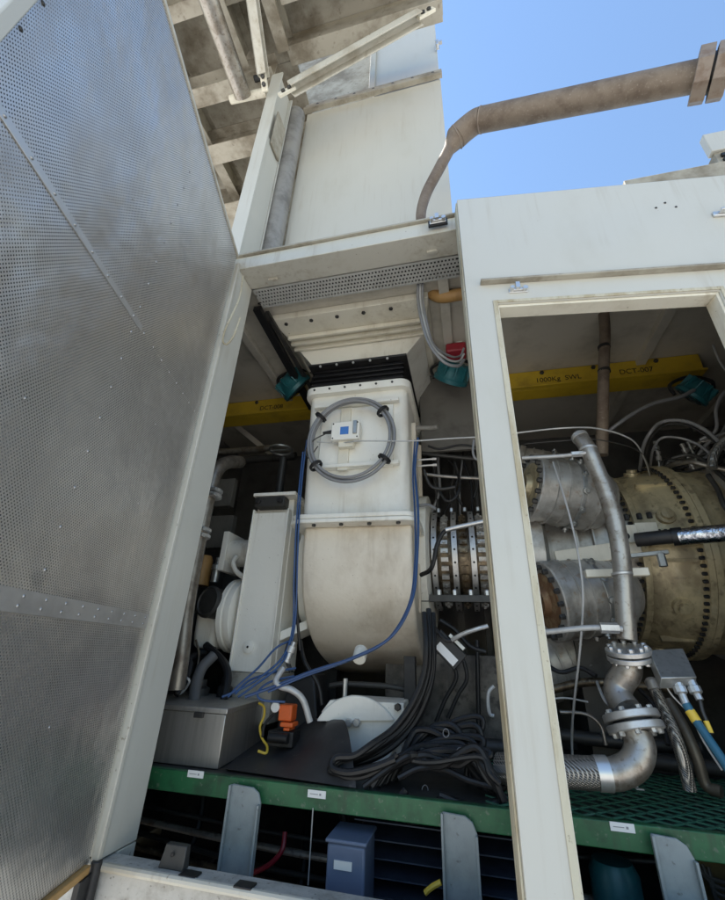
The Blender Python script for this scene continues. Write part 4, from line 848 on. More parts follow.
b = B(); b.lathe(AXIS(1.14), X, [(.525, 0), (.565, .003), (.565, .03), (.53, .033)], 64); fr_ = b.build('flange_ring', OLIVE, tb)
b = B(); ring_bolts(b, AXIS(1.14), -X, .548, 92, .010, .020); b.build('bolt', BLACKM, fr_)
b = B(); b.lathe(AXIS(1.173), X, [(.565, 0), (.565, .03), (.53, .034), (.53, .20)], 64); b.build('exhaust_casing', OLIVE, tb)
for k_ in range(14):
    t = 2 * math.pi * (k_ + .5) / 14; u = V((0, math.cos(t), math.sin(t))); w_ = V((0, -math.sin(t), math.cos(t))); b = B()
    if k_ % 2: b.obox(AXIS(.97) + u * .505, X, w_, u, 0, .16, -.008, .008, 0, .03); b.build('rib', OLIVE, tb)
    else: b.lathe(AXIS(1.04) + u * .50, u, [(.045, 0), (.045, .03), (.028, .032), (.028, .05), (.014, .052)], 16); b.build('boss', OLIVE, tb)
b = B(); b.box(.925, 1.135, AYc - .575, AYc - .50, AZc - .05, AZc - .02); b.box(.925, 1.135, AYc - .575, AYc - .50, AZc - .017, AZc + .012); b.build('split_flange', OLIVE, tb, .003)
b = B()
for i in range(7): b.bolt(V((.94 + i * .03, AYc - .555, AZc + .012)), Z, .010, .02)
b.build('bolt', BLACKM, tb)
b = B()
for x_ in (.60, .68, .76):
    b.lathe(AXIS(x_), X, [(.40 + (x_ - .56) * .32, 0), (.425 + (x_ - .56) * .32, .003), (.425 + (x_ - .56) * .32, .012), (.40 + (x_ - .56) * .32, .015)], 48, False)
b.build('stiffening_ring', HOT, tb)
b = B(); b.lathe(AXIS(1.375), X, [(.53, 0), (.56, .003), (.56, .05), (.5, .06), (.46, .6), (.6, 1.2)], 64); b.build('exhaust_duct', HOT, tb)
# cream lug bracket in front
p, q = A(565, 553, 2.36), A(612, 540, 2.36)
b = B(); b.bar(A(556, 560, 2.42), A(640, 548, 2.36), .05, .085); br_ = b.build('lug_bracket', CREAM, tb, .004)
b = B(); c = A(629, 535, 2.33); b.box(c.x - .045, c.x + .04, 2.32, 2.40, c.z - .04, c.z + .05); c2 = A(648, 532, 2.34); b.box(c2.x - .05, c2.x + .05, 2.34, 2.42, c2.z - .035, c2.z + .05); b.build('lug_block', CREAM, tb, .003)
b = B(); b.lathe(A(626, 536, 2.319), -Y_, [(.017, 0), (.017, .003)], 16); b.build('lug_hole', BLACK, tb)
b = B()
for x, y in ((618, 521), (627, 520), (640, 519), (650, 518)): b.bolt(A(x, y, 2.36), Z, .014, .03)
for i in range(9): b.bolt(A(566 + i * 7, 567 - i * 1.2, 2.40), V((0, -1, .2)), .012, .02)
b.build('bolt', BLACKM, tb)
p, q = A(630, 556, 2.2), A(668, 552, 2.2); b = B(); b.bar(p, q, .02, .018); b.cyl(A(662, 560, 2.2) - Z * .03, A(662, 560, 2.2) + Z * .03, .018, 10); b.build('clevis_arm', GALV, tb, .002)
b = B(); b.bar(A(585, 574, 2.12), A(648, 572, 2.12), .04, .035); b.build('pipe_saddle', CREAM, tb, .004)
b = B(); b.box(.55, .72, AYc - .2, AYc + .2, -.45, AZc - .36); b.build('rear_mount', DARK, tb)

# ------------------------------------------------------------------ fuel pipe with flanges
fp = thing('fuel_pipe', A(632, 780, 1.9), 'curved steel fuel pipe with two bolted flanges in the framed opening', 'pipe')
YF = 1.98
pts = [(579, 436, YF + .03), (588, 449, YF), (596, 468, YF), (607, 495, YF), (616, 525, YF), (622, 565, YF), (625, 610, YF), (627, 640, YF)]
P_ = PP(pts); rp = pxm(P_[4], 8.3)
b = B(); b.tube(P_, rp, 20); b.build('pipe_run', PIPES, fp)
b = B(); d_ = (P_[0] - P_[1]).normalized(); b.lathe(P_[0], d_, [(rp * 1.08, -.02), (rp * 1.08, .0), (rp * .8, .012)], 20); b.build('end_cap', FORGE, fp)
for (x, y) in ((588, 449), (622, 574)):
    c = A(x, y, YF); b = B(); d_ = (A(x + 3, y + 12, YF) - c).normalized(); b.lathe(c - d_ * .006, d_, [(rp * 1.02, 0), (rp * 1.12, .003), (rp * 1.12, .010), (rp * 1.02, .013)], 24, False); b.build('weld_band', FORGE, fp)
def flange_pair(c, ax, R_, h, gap, nb):
    ax = ax.normalized()
    for s in (0, 1):
        b = B(); flange(b, c + ax * (s * (h + gap) - h - gap / 2), ax, R_, h, 36); o = b.build('flange', FORGE, fp)
        b = B(); ring_bolts(b, c + ax * ((h + gap / 2) if s else -(h + gap / 2)), ax if s else -ax, R_ * .78, nb, .010, .013, .3); b.build('bolt', CHROME, o)
    b = B(); b.lathe(c - ax * gap, ax, [(R_ * .7, 0), (R_ * .7, gap * 2)], 24); b.build('gasket', BLACK, fp)
c1_ = A(629, 654, YF); ax1 = V((.10, .28, -1)); flange_pair(c1_, ax1, pxm(c1_, 20.5), .018, .006, 10)
e0, e1 = A(628, 668, YF), A(619, 690, YF + .02)
b = B(); b.tube(PP([(629, 660, YF), (627, 672, YF), (619, 685, YF + .02), (619, 697, YF + .01), (627, 709, YF - .02)]), pxm(c1_, 12.5), 20); b.build('elbow', PIPES, fp)
c2_ = A(633, 722, YF - .06); ax2 = V((.16, -.25, -1)); flange_pair(c2_, ax2, pxm(c2_, 26), .024, .010, 8)
b = B(); pe = PP([(636, 732, YF - .07), (640, 748, YF - .08), (634, 764, YF - .09), (618, 773, YF - .09), (603, 774, YF - .09)]); b.tube(pe, pxm(c2_, 13.5), 24); b.build('elbow', PIPES, fp)
b = B(); b.tube([pe[-1] + (pe[-1] - pe[-2]).normalized() * -.02, A(596, 773, YF - .09)], pxm(c2_, 14.6), 24, False); b.build('hose_collar', CHROME, fp)
b = B(); b.tube(PP([(597, 773, YF - .09), (575, 772, YF - .09), (545, 770, YF - .08), (500, 768, YF)]), pxm(c2_, 13.8), 24); b.build('braided_hose', BRAID, fp)
cable('branch_tube', PP([(522, 458, 2.0), (560, 456, 1.98), (586, 453, 1.96)]), .009, GREYH, 'pale steel branch tube meeting the top of the curved fuel pipe', 'tube', n=12)
q = B(); c = A(578, 454, 1.97); q.cyl(c - X * .03, c + X * .02, .015, 6); tag(q.build('tube_nut', FORGE), 'hex nut on the upper branch tube beside the fuel pipe', 'nut')
cable('branch_tube', PP([(546, 632, 2.0), (585, 628, 1.97), (612, 628, 1.95), (622, 629, 1.95)]), .011, GREYH, 'pale steel branch tube meeting the bottom of the curved fuel pipe', 'tube', n=12)
q = B(); c = A(610, 628, 1.95); q.cyl(c - X * .035, c + X * .03, .02, 6); tag(q.build('tube_nut', FORGE), 'hex nut on the lower branch tube above the flange', 'nut')
cable('impulse_line', PP([(553, 462, 2.12), (562, 490, 2.08), (572, 525, 2.06), (580, 565, 2.05), (583, 600, 2.05), (580, 650, 2.1), (574, 705, 2.2), (572, 745, 2.3), (576, 790, 2.35)]), .0048, GREYH, 'thin bare impulse line dropping past both burner cans', 'tube')
cable('control_wire', PP([(524, 444, 2.15), (560, 441, 2.1), (600, 440, 2.1), (640, 452, 2.3), (652, 474, 2.65)]), .003, DARK, 'thin dark control wire along the top of the fuel pipe', 'wire')
# foil wrapped hose
fh = thing('foil_hose', A(640, 545, 2.15), 'foil wrapped hose pointing right in front of the olive casing', 'hose')
b = B(); b.tube(PP([(636, 540, 2.26), (655, 538, 2.22), (676, 536, 2.18)]), pxm(A(655, 538, 2.2), 7), 16); b.build('hose_stub', BLACKM, fh)
b = B(); b.tube(PP([(672, 537, 2.185), (683, 536, 2.17)]), pxm(A(680, 537, 2.17), 9), 16, False); b.build('hose_collar', BLACK, fh)
b = B(); b.tube(PP([(680, 537, 2.17), (700, 535, 2.13), (725, 533, 2.08), (760, 530, 2.0), (800, 540, 1.95)]), pxm(A(700, 535, 2.13), 8.5), 20); b.build('foil_sleeve', FOIL, fh)
# terminal plate with glands
tp = thing('terminal_box', A(670, 682, 1.9), 'grey flat terminal box with cable glands right of the upper flange', 'box')
cs = [A(649, 650, 1.95), A(683, 648, 1.98), A(697, 677, 1.86), A(661, 678, 1.84)]
dn = (cs[1] - cs[0]).cross(cs[3] - cs[0]).normalized(); dn = dn if dn.y > 0 else -dn
b = B(); b.prism(cs, dn * .045); b.build('box_body', GALV, tp, .003)
for (x, y, x2, y2) in ((676, 680, 686, 704), (690, 680, 700, 700)):
    p, q = A(x, y, 1.88), A(x2, y2, 1.86); b = B(); b.lathe(p, q - p, [(.016, 0), (.016, .02), (.020, .022), (.020, .04), (.012, .045), (.012, (q - p).length)], 10); b.build('cable_gland', CHROME, tp)
cable('teal_cable', PP([(686, 704, 1.86), (697, 722, 1.84), (712, 744, 1.8), (728, 768, 1.76), (750, 800, 1.7)]), .0135, mat('teal_cable_sheath', (.035, .13, .20), .4), 'thick teal cable leaving the grey terminal box', 'cable', n=12)
q = B(); q.tube(PP([(690, 711, 1.855), (697, 722, 1.842)]), .0155, 12, False); tag(q.build('cable_marker', YELC), 'yellow marker sleeve on the thick teal cable', 'marker')
cable('thin_cable', PP([(700, 700, 1.86), (703, 712, 1.85), (708, 724, 1.84), (712, 734, 1.83)]), .006, DARK, 'thin grey cable with yellow end beside the teal cable', 'cable')
q = B(); q.tube(PP([(706, 721, 1.838), (711, 733, 1.83)]), .008, 10, False); tag(q.build('cable_marker', YELC), 'yellow marker sleeve on the thin grey cable', 'marker')
cable('thin_cable', PP([(664, 682, 1.9), (672, 695, 1.9), (690, 715, 1.88), (704, 742, 1.85), (722, 770, 1.8)]), .003, GREYH, 'thin pale wire running down alongside the teal cable', 'wire')
cable('braided_hose', PP([(655, 690, 2.1), (665, 712, 2.08), (675, 735, 2.05), (683, 760, 2.04), (690, 790, 2.05)]), .021, BRAID, 'braided steel hose slanting down behind the terminal box, left one', 'hose', 'braided hoses by the terminal box', 14)
q = B(); c, d_ = A(656, 692, 2.1), (A(665, 712, 2.08) - A(655, 690, 2.1)).normalized(); q.lathe(c - d_ * .05, d_, [(.014, 0), (.024, .01), (.024, .04), (.019, .042), (.019, .07)], 12); tag(q.build('hose_nut', FORGE), 'steel hose nut at the top of the left braided hose', 'nut')
cable('braided_hose', PP([(668, 700, 2.25), (685, 730, 2.2), (697, 758, 2.18), (706, 785, 2.18), (722, 792, 2.15)]), .02, mat('brown_hose', (.14, .12, .09), .45, .4, (.06, .05, .04), .6, 20), 'brown hose slanting down behind the terminal box, right one', 'hose', 'braided hoses by the terminal box', 14)
# clutter low behind the grating
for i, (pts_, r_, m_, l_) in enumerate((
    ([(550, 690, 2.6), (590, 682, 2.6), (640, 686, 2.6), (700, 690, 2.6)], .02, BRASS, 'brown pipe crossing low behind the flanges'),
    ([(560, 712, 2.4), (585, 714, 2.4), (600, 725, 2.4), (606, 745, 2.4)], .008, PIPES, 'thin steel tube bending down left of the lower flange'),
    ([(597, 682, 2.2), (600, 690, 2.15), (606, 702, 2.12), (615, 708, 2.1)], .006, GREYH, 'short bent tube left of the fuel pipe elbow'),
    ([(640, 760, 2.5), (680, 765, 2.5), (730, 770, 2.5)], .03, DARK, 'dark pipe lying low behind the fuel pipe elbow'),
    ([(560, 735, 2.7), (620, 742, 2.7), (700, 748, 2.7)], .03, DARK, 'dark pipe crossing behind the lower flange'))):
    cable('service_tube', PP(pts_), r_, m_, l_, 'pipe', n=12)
# ------------------------------------------------------------------ rear and upper clutter
hb = thing('lifting_beam', (0, 2.93, 1.86), 'yellow lifting beam under the ceiling marked 1000Kg SWL', 'beam')
zb0, zb1 = 1.885, 2.0
b = B(); b.box(-2.3, 1.74, 2.9, 2.915, zb0, zb1 + .05); b.box(-2.3, 1.74, 2.915, 3.05, zb0, zb0 + .015); b.box(-2.3, 1.74, 2.86, 2.8995, zb0 - .0, zb0 + .014); b.build('beam_section', YELLOW, hb, .002)
b = B()
for x in (258, 541, 592, 654): c = A(x, {258: 397, 541: 369, 592: 363, 654: 356}[x], 2.9); b.bolt(V((c.x, 2.9, zb1 + .025)), -Y_, .017, .014)
b.build('bolt', DARK, hb)
for (x, y, t_, s_) in ((272, 403, 'DCT-008', .058), (557, 373, '1000Kg  SWL', .058), (634, 364, 'DCT-007', .058)):
    c = A(x, y, 2.9); text_mesh('stencil_lettering', t_, s_, V((c.x, 2.8985, zb0 + .072)), X, Z, INK, hb)
B().box(-.27, .22, 2.80, 2.83, 1.36, 2.05).build('hanging_panel', mat('dim_grey_panel', (.17, .16, .14), .6, .1, (.09, .08, .07), .7, 5), enc, .003)
# tan vertical pipe
b = B(); b.tube(PP([(602, 300, 2.35), (604, 316, 2.35), (605, 335, 2.35), (604, 362, 2.35), (603, 400, 2.35), (602, 455, 2.4)]), pxm(A(604, 360, 2.35), 5.2), 16)
ip = tag(b.build('ignition_gas_pipe', RUST), 'tan vertical pipe in front of the yellow lifting beam', 'pipe')
for y_ in (347, 371):
    c = A(604, y_, 2.35); b = B(); b.lathe(c - Z * .012, Z, [(.036, 0), (.036, .02)], 14); b.build('pipe_band', BLACKM, ip)
# black cable channel at ceiling left, grey conduit parallel
b = B(); p, q = AZ(257, 308, 1.99), AZ(312, 408, 1.86); b.bar(p, q, .05, .04); tag(b.build('cable_channel', BLACK), 'black cable channel running back along the ceiling beside the hood', 'cable tray')
b = B(); p, q = AZ(267, 312, 1.99), AZ(318, 400, 1.9); b.bar(p, q, .025, .02); tag(b.build('conduit', DARK), 'thin dark conduit parallel to the black cable channel', 'conduit')
cable('hanging_cable', PP([(252, 301, 1.82), (268, 305, 1.82), (281, 302, 1.82), (284, 298, 1.81)]), .010, BLACK, 'short black cable drooping below the perforated tray')
# teal floodlights
def floodlight(c, d_, label, s=1.0):
    d_ = d_.normalized(); t = thing('floodlight', c, label, 'floodlight', 'teal floodlights inside the enclosure')
    bb = B(); bb.lathe(c, d_, [(.05 * s, -.11 * s), (.085 * s, -.09 * s), (.115 * s, -.03 * s), (.125 * s, .0), (.135 * s, .012 * s), (.135 * s, .04 * s), (.12 * s, .045 * s)], 28); hsg = bb.build('lamp_housing', TEAL, t)
    bb = B()
    for k_ in range(10):
        a_ = 2 * math.pi * k_ / 10; u = d_.orthogonal().normalized(); w_ = d_.cross(u); r_ = u * math.cos(a_) + w_ * math.sin(a_)
        bb.obox(c, d_, r_, d_.cross(r_), -.10 * s, .0, .07 * s, .128 * s, -.004, .004)
    bb.build('cooling_fin', TEAL, hsg)
    bb = B(); bb.lathe(c + d_ * .041 * s, d_, [(.112 * s, 0), (.10 * s, .01), (.05 * s, .018), (.01, .02)], 28); bb.build('lamp_glass', mat('dark_glass', (.03, .05, .055), .1), t)
    bb = B(); u = Z; bb.tube([c + X * .14 * s, c + X * .15 * s + Z * .1 * s, c + Z * .16 * s, c - X * .15 * s + Z * .1 * s, c - X * .14 * s], .012, 8); bb.build('lamp_yoke', BLACKM, t)
floodlight(A(295, 386, 2.55), V((.55, .5, -.5)), 'teal floodlight left of the intake hood above the yellow beam')
floodlight(A(452, 376, 2.6), V((-.35, .6, -.55)), 'teal floodlight below the red beacon right of the hood', .95)
floodlight(A(694, 393, 2.75), V((-.6, .5, -.5)), 'teal floodlight in the dark upper right corner of the framed opening', .8)
rb_ = thing('alarm_beacon', A(453, 352, 2.4), 'red alarm beacon right of the intake hood', 'beacon')
c = A(453, 348, 2.4); B().box(c.x - .05, c.x + .09, 2.38, 2.5, c.z - .04, c.z + .035).build('beacon_body', RED, rb_, .015, 3)
b = B(); b.box(c.x - .02, c.x + .06, 2.5, 2.56, c.z - .02, c.z + .16); b.build('beacon_bracket', CEIL, rb_, .003)
b = B(); b.box(c.x + .015, c.x + .07, 2.44, 2.49, c.z + .04, c.z + .15); b.build('beacon_plate', CASEW, rb_, .002)
cable('tan_hose', PP([(428, 286, 1.98), (432, 293, 1.97), (442, 297, 1.96), (462, 294, 1.95), (490, 290, 1.96)]), pxm(A(445, 295, 1.96), 6), TAN, 'tan hose elbow under the perforated tray at the door post', 'hose', n=14)
b = B(); b.bar(A(425, 316, 2.3), A(462, 310, 2.3), .02, .10); tag(b.build('cross_bracket', CEIL), 'grey perforated bracket below the tan hose', 'bracket')
for i in range(3): cable('grey_conduit', PP([(418.5 + i * 2.2, 278, 1.82), (418 + i * 2.5, 300, 1.88), (422 + i * 2.5, 322, 1.9), (430 + i * 2, 345, 1.92 + i * .02), (444 + i * 3, 362 - i * 3, 1.95 + i * .05), (458 + i, 366 - i * 5, 2.0 + i * .07), (464, 360 - i * 6, 2.1)]), .0065 if i else .009, GREYC if i != 1 else GREYH, ['grey conduit hanging in a loop right of the hood, outermost', 'grey conduit hanging in a loop right of the hood, middle', 'grey conduit hanging in a loop right of the hood, innermost'][i], 'conduit', 'grey conduits beside the hood')
# rear vertical columns behind compressor
for i, (x, w_) in enumerate(((445, .05), (466, .04), (482, .03))):
    p = A(x, 400, 3.5); tag(B().box(p.x, p.x + w_, 3.5, 3.55, -.4, 2.0).build('conduit_rail', DARK), ['dark wall rail behind the compressor nearest the beige casing', 'dark wall rail behind the compressor, middle one', 'dark wall rail behind the compressor nearest the door post'][i], 'rail', 'dark wall rails behind the compressor')
clut = [([(416, 428, 2.62), (426, 428, 2.6), (432, 428, 2.58), (438, 427, 2.56)], .016, FORGE, 'bright steel fitting beside the top of the casing'),
 ([(424, 474, 2.7), (440, 476, 2.7), (460, 477.5, 2.7), (492, 479, 2.7)], .011, PIPES, 'pale steel rod above the compressor rings'),
 ([(420, 453, 2.8), (436, 455, 2.8), (455, 457, 2.8), (495, 461, 2.8)], .014, DARK, 'dark pipe above the compressor rings'),
 ([(434, 478, 2.65), (440, 492, 2.6), (447, 501, 2.6), (456, 497, 2.6), (460, 485, 2.62), (458, 474, 2.68)], .010, BLACK, 'black hose loop above the compressor rings'),
 ([(415, 506, 2.55), (428, 505, 2.55), (436, 509, 2.55)], .010, GREYC, 'grey curved tube just above the compressor'),
 ([(474, 440, 2.2), (473, 452, 2.2), (476, 459, 2.2), (484, 459, 2.2)], .007, GREYC, 'grey bent tube beside the door post')]
for p_, r_, m_, l_ in clut: cable('fitting_tube', PP(p_), r_, m_, l_, 'tube', n=10)
for i, (x, y) in enumerate(((434, 459), (434.5, 465))):
    q = B(); c = A(x, y, 2.5); q.cyl(c - X * .012, c + X * .015, .011, 8); q.cyl(c - X * .12, c - X * .011, .007, 8); tag(q.build('pipe_nut', FORGE), ['bright pipe nut right of the casing, upper of two', 'bright pipe nut right of the casing, lower of two'][i], 'nut')
cable('ignition_lead', PP([(421, 575, 2.35), (430, 570, 2.3), (434, 560, 2.28), (437, 545, 2.28), (443, 533, 2.28), (450, 529, 2.27)]), .012, BLACK, 'black ignition lead curling over the compressor rings')
cable('steel_probe', PP([(446, 530, 2.27), (456, 527.5, 2.26), (472, 524, 2.24), (486, 521, 2.22)]), .013, CHROME, 'bright steel probe lying across the compressor rings', 'probe', n=12)
# small actuator below compressor
ac = thing('solenoid_box', A(447, 668, 2.2), 'small dark solenoid box with white label below the compressor', 'solenoid')
c = A(447, 652, 2.25); a_ = (X * .72 - Z * .69).normalized(); u_ = (X * .69 + Z * .72).normalized()
b = B(); b.obox(c, a_, Y_, u_, -.085, .075, -.03, .05, -.035, .055); b.build('box_body', BLACKM, ac, .004)
b = B(); b.obox(c, a_, Y_, u_, -.05, .06, -.034, -.031, -.025, .012); b.build('face_label', LABEL, ac)
b = B(); b.obox(c, a_, Y_, u_, -.04, .05, -.04, .03, .057, .075); b.obox(c, a_, Y_, u_, -.13, -.087, -.02, .03, -.02, .03); b.build('heat_sink', GALV, ac, .002)
c = A(428, 625, 2.25); b = B(); b.lathe(c - Z * .03, V((.2, -.5, .8)), [(.02, -.03), (.03, 0), (.03, .03), (.018, .045)], 10); b.build('brass_union', mat('brass', (.45, .28, .08), .4, .8), ac)
cable('silver_lead', PP([(452, 640, 2.2), (463, 634, 2.18), (477, 629, 2.16), (488, 626, 2.16)]), .010, CHROME, 'bright steel lead running from the solenoid box to the door post', 'lead', n=10)
cable('black_lead', PP([(432, 622, 2.22), (438, 632, 2.2), (446, 640, 2.2), (454, 640, 2.2)]), .008, BLACK, 'short black lead looping over the solenoid box')
cable('bent_tube', PP([(494, 686, 2.3), (489, 692, 2.3), (488, 703, 2.3), (490, 714, 2.3), (494, 716, 2.3)]), .008, GREYH, 'pale bent tube low beside the door post', 'tube')
b = B(); b.bar(A(450, 660, 2.7), A(450, 690, 2.7), .01, .02, X); tag(b.build('support_rib', DARK), 'dark rib on the support plate under the compressor', 'rib')
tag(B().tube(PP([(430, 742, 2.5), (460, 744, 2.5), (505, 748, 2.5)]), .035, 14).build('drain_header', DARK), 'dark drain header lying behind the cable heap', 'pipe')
# loose dark hoses and tubes filling the shadows
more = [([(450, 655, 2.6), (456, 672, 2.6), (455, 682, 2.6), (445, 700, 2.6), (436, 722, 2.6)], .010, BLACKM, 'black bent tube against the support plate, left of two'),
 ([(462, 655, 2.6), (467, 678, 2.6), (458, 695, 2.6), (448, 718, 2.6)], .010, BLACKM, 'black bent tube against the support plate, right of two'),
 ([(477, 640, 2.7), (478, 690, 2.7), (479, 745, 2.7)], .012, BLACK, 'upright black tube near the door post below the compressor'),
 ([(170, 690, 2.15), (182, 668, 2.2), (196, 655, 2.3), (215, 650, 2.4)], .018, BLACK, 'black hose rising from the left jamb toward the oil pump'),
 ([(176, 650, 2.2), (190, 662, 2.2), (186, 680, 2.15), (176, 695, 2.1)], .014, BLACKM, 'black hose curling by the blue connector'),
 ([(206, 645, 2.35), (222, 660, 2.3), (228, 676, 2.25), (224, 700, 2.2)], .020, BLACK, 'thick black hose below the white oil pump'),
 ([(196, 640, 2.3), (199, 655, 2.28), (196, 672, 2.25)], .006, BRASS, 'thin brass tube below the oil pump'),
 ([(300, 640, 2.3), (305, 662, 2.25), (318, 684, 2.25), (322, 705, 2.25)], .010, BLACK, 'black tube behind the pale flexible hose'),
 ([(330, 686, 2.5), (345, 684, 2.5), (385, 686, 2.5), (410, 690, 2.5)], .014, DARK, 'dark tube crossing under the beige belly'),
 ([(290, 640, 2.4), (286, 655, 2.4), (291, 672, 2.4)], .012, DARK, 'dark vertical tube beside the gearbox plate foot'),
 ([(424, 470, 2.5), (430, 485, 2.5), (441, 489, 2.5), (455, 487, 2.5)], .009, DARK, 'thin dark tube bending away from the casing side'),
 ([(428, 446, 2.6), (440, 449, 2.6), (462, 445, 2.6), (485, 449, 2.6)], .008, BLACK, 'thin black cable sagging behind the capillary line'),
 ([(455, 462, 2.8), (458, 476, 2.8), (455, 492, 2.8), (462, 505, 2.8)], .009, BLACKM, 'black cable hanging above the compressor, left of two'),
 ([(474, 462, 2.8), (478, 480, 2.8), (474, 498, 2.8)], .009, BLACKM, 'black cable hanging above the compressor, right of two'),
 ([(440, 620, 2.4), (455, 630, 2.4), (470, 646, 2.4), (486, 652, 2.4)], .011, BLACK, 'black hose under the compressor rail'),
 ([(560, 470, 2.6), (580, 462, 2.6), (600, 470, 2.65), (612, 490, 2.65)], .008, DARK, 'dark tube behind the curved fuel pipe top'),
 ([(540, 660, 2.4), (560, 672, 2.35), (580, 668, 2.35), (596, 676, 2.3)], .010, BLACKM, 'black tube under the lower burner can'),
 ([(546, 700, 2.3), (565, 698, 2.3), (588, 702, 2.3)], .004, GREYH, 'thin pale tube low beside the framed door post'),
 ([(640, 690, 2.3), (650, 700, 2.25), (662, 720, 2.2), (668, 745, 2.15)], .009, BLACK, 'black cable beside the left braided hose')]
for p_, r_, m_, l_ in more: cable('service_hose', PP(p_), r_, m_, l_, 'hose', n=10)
# upper right dark clutter in the framed opening
ur = [([(598, 440, 2.7), (618, 424, 2.62), (636, 412, 2.6), (655, 403, 2.6), (680, 397, 2.62), (694, 390, 2.65)], .012, GREYC, 'grey conduit rising to the dark floodlight'),
 ([(640, 470, 2.8), (643, 448, 2.6), (650, 433, 2.5), (662, 422, 2.5), (684, 421, 2.45), (705, 430, 2.4), (722, 445, 2.35), (740, 465, 2.3)], .010, GREYC, 'grey hose arching over the olive casing, upper one'),
 ([(645, 470, 2.8), (647, 450, 2.65), (652, 436, 2.55), (666, 425, 2.54), (686, 425, 2.5), (706, 435, 2.45), (720, 446, 2.4)], .007, DARK, 'dark hose arching over the olive casing, middle one'),
 ([(650, 470, 2.8), (653, 450, 2.6), (662, 438, 2.5), (680, 438, 2.48), (697, 444, 2.45), (712, 455, 2.4)], .007, GREYC, 'grey hose arching over the olive casing, lower one'),
 ([(712, 468, 2.3), (714, 455, 2.3), (722, 444, 2.3), (740, 430, 2.3)], .022, BRAID, 'thick braided hose curving up at the right edge'),
 ([(668, 466, 2.7), (690, 462, 2.5), (705, 465, 2.45), (735, 472, 2.4)], .012, PIPES, 'pale steel tube above the olive casing'),
 ([(700, 440, 2.5), (716, 430, 2.45), (716, 410, 2.45), (722, 395, 2.45), (735, 385, 2.45)], .009, GREYC, 'grey cable climbing at the right edge of the opening'),
 ([(708, 475, 2.4), (718, 490, 2.35), (724, 505, 2.3), (735, 520, 2.3)], .012, DARK, 'dark hose sagging at the right edge over the casing'),
 ([(672, 458, 2.6), (690, 455, 2.55), (706, 462, 2.5), (726, 480, 2.45)], .011, DARK, 'dark hose lying along the top of the olive casing'),
 ([(713, 345, 2.4), (719, 360, 2.38), (727, 372, 2.36)], .006, GREYH, 'pale thin tube in the upper right corner of the opening')]
for p_, r_, m_, l_ in ur: cable('service_hose', PP(p_), r_, m_, l_, 'hose', n=10)
for i, (x, y) in enumerate(((654, 446), (655, 456), (687, 448), (692, 446), (694, 462), (712, 468), (720, 480), (703, 470))):
    q = B(); c = A(x, y, 2.7); q.lathe(c - Z * .14, Z + X * rnd.uniform(-.15, .15), [(.008, 0), (.008, .11), (.016, .112), (.016, .135), (.010, .138), (.010, .155), (.013, .157), (.013, .17)], 10)
    tag(q.build('hose_fitting', FORGE if i % 3 else GALV), 'small bright hose fitting on top of the olive casing', 'fitting', 'hose fittings above the olive casing')
# harness of hoses and leads lying over the casing toward the right
hr = random.Random(21)
hm = [BLACK, DARK, GREYC, BLACKM, DARK, GREYC, BRAID]
for i in range(22):
    x0, y0 = 664 + hr.uniform(-8, 50), 464 + hr.uniform(-6, 10) + (i % 3) * 3
    x1, y1 = 735 + hr.uniform(0, 30), hr.uniform(395, 500)
    Y0, Y1 = 2.86 - .006 * i, 2.5 + hr.uniform(-.15, .15)
    p_ = [(x0, y0 + 10, Y0 + .04), (x0 + 4, y0, Y0), (x0 + (x1 - x0) * .35, y0 + (y1 - y0) * .3 + hr.uniform(-14, 8), Y0 - .1), (x0 + (x1 - x0) * .7, y0 + (y1 - y0) * .7 + hr.uniform(-10, 10), (Y0 + Y1) / 2), (x1, y1, Y1)]
    cable('harness_hose', PP(p_), hr.uniform(.006, .013), hm[i % 7], 'dark hose in the tangled harness above the right end of the casing', 'hose', 'harness hoses over the casing')
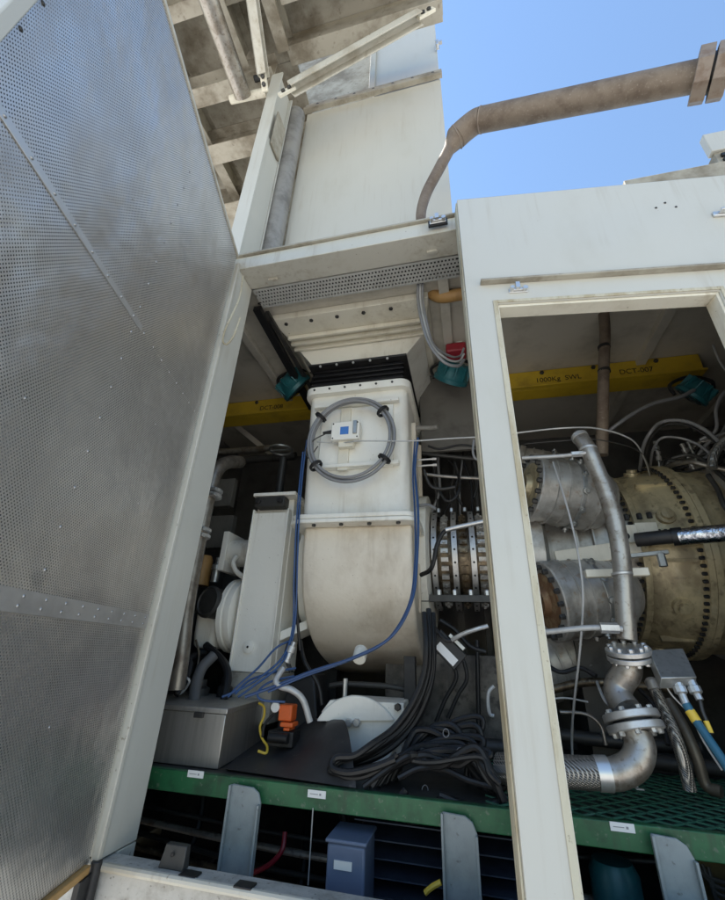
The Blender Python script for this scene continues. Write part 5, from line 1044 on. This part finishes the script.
for i in range(9):
    x0 = 424 + i * 7.5 + hr.uniform(-3, 3); y0 = hr.uniform(420, 450)
    p_ = [(x0, y0, 3.0), (x0 + hr.uniform(-6, 6), y0 + 25, 2.95), (x0 + hr.uniform(-12, 12), y0 + 50, 2.95), (x0 + hr.uniform(-10, 10), 518, 2.95)]
    cable('harness_hose', PP(p_), hr.uniform(.006, .011), hm[i % 6], 'dark lead dropping onto the compressor from behind', 'hose', 'leads above the compressor')
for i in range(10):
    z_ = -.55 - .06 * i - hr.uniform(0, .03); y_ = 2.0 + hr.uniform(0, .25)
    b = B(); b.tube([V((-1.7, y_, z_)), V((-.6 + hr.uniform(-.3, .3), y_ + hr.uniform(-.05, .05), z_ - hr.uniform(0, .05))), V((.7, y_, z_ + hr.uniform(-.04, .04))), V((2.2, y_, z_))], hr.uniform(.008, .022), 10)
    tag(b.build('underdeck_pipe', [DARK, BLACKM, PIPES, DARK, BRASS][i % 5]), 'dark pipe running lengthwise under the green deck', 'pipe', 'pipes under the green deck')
# ------------------------------------------------------------------ light
SUN_EL, SUN_AZ = math.radians(60), math.radians(-87)       # azimuth measured from +Y (behind the enclosure) toward +X
w = bpy.data.worlds.new('World'); S.world = w; w.use_nodes = True
nt = w.node_tree; bg = nt.nodes['Background']; sk_ = nt.nodes.new('ShaderNodeTexSky'); sk_.sky_type = 'NISHITA'; sk_.sun_disc = False
sk_.sun_elevation = SUN_EL; sk_.sun_rotation = SUN_AZ; sk_.air_density = 1.5; sk_.dust_density = 0.0; sk_.ozone_density = 3.0
nt.links.new(sk_.outputs[0], bg.inputs['Color']); bg.inputs['Strength'].default_value = .138
sl = bpy.data.lights.new('sun', 'SUN'); so_ = bpy.data.objects.new('sun', sl); COL.objects.link(so_); sl.energy = 5.0; sl.angle = math.radians(.53); sl.color = (1, .95, .88)
dirv = V((math.sin(SUN_AZ) * math.cos(SUN_EL), math.cos(SUN_AZ) * math.cos(SUN_EL), math.sin(SUN_EL)))
so_.rotation_euler = dirv.to_track_quat('Z', 'Y').to_euler(); so_.location = dirv * 50
S.view_settings.view_transform = 'Standard'; S.view_settings.look = 'None'; S.view_settings.gamma = 1; S.view_settings.use_curve_mapping = False
S.view_settings.exposure = .87
S.render.engine = 'CYCLES'
S.cycles.max_bounces = 10; S.cycles.diffuse_bounces = 6; S.cycles.use_denoising = True
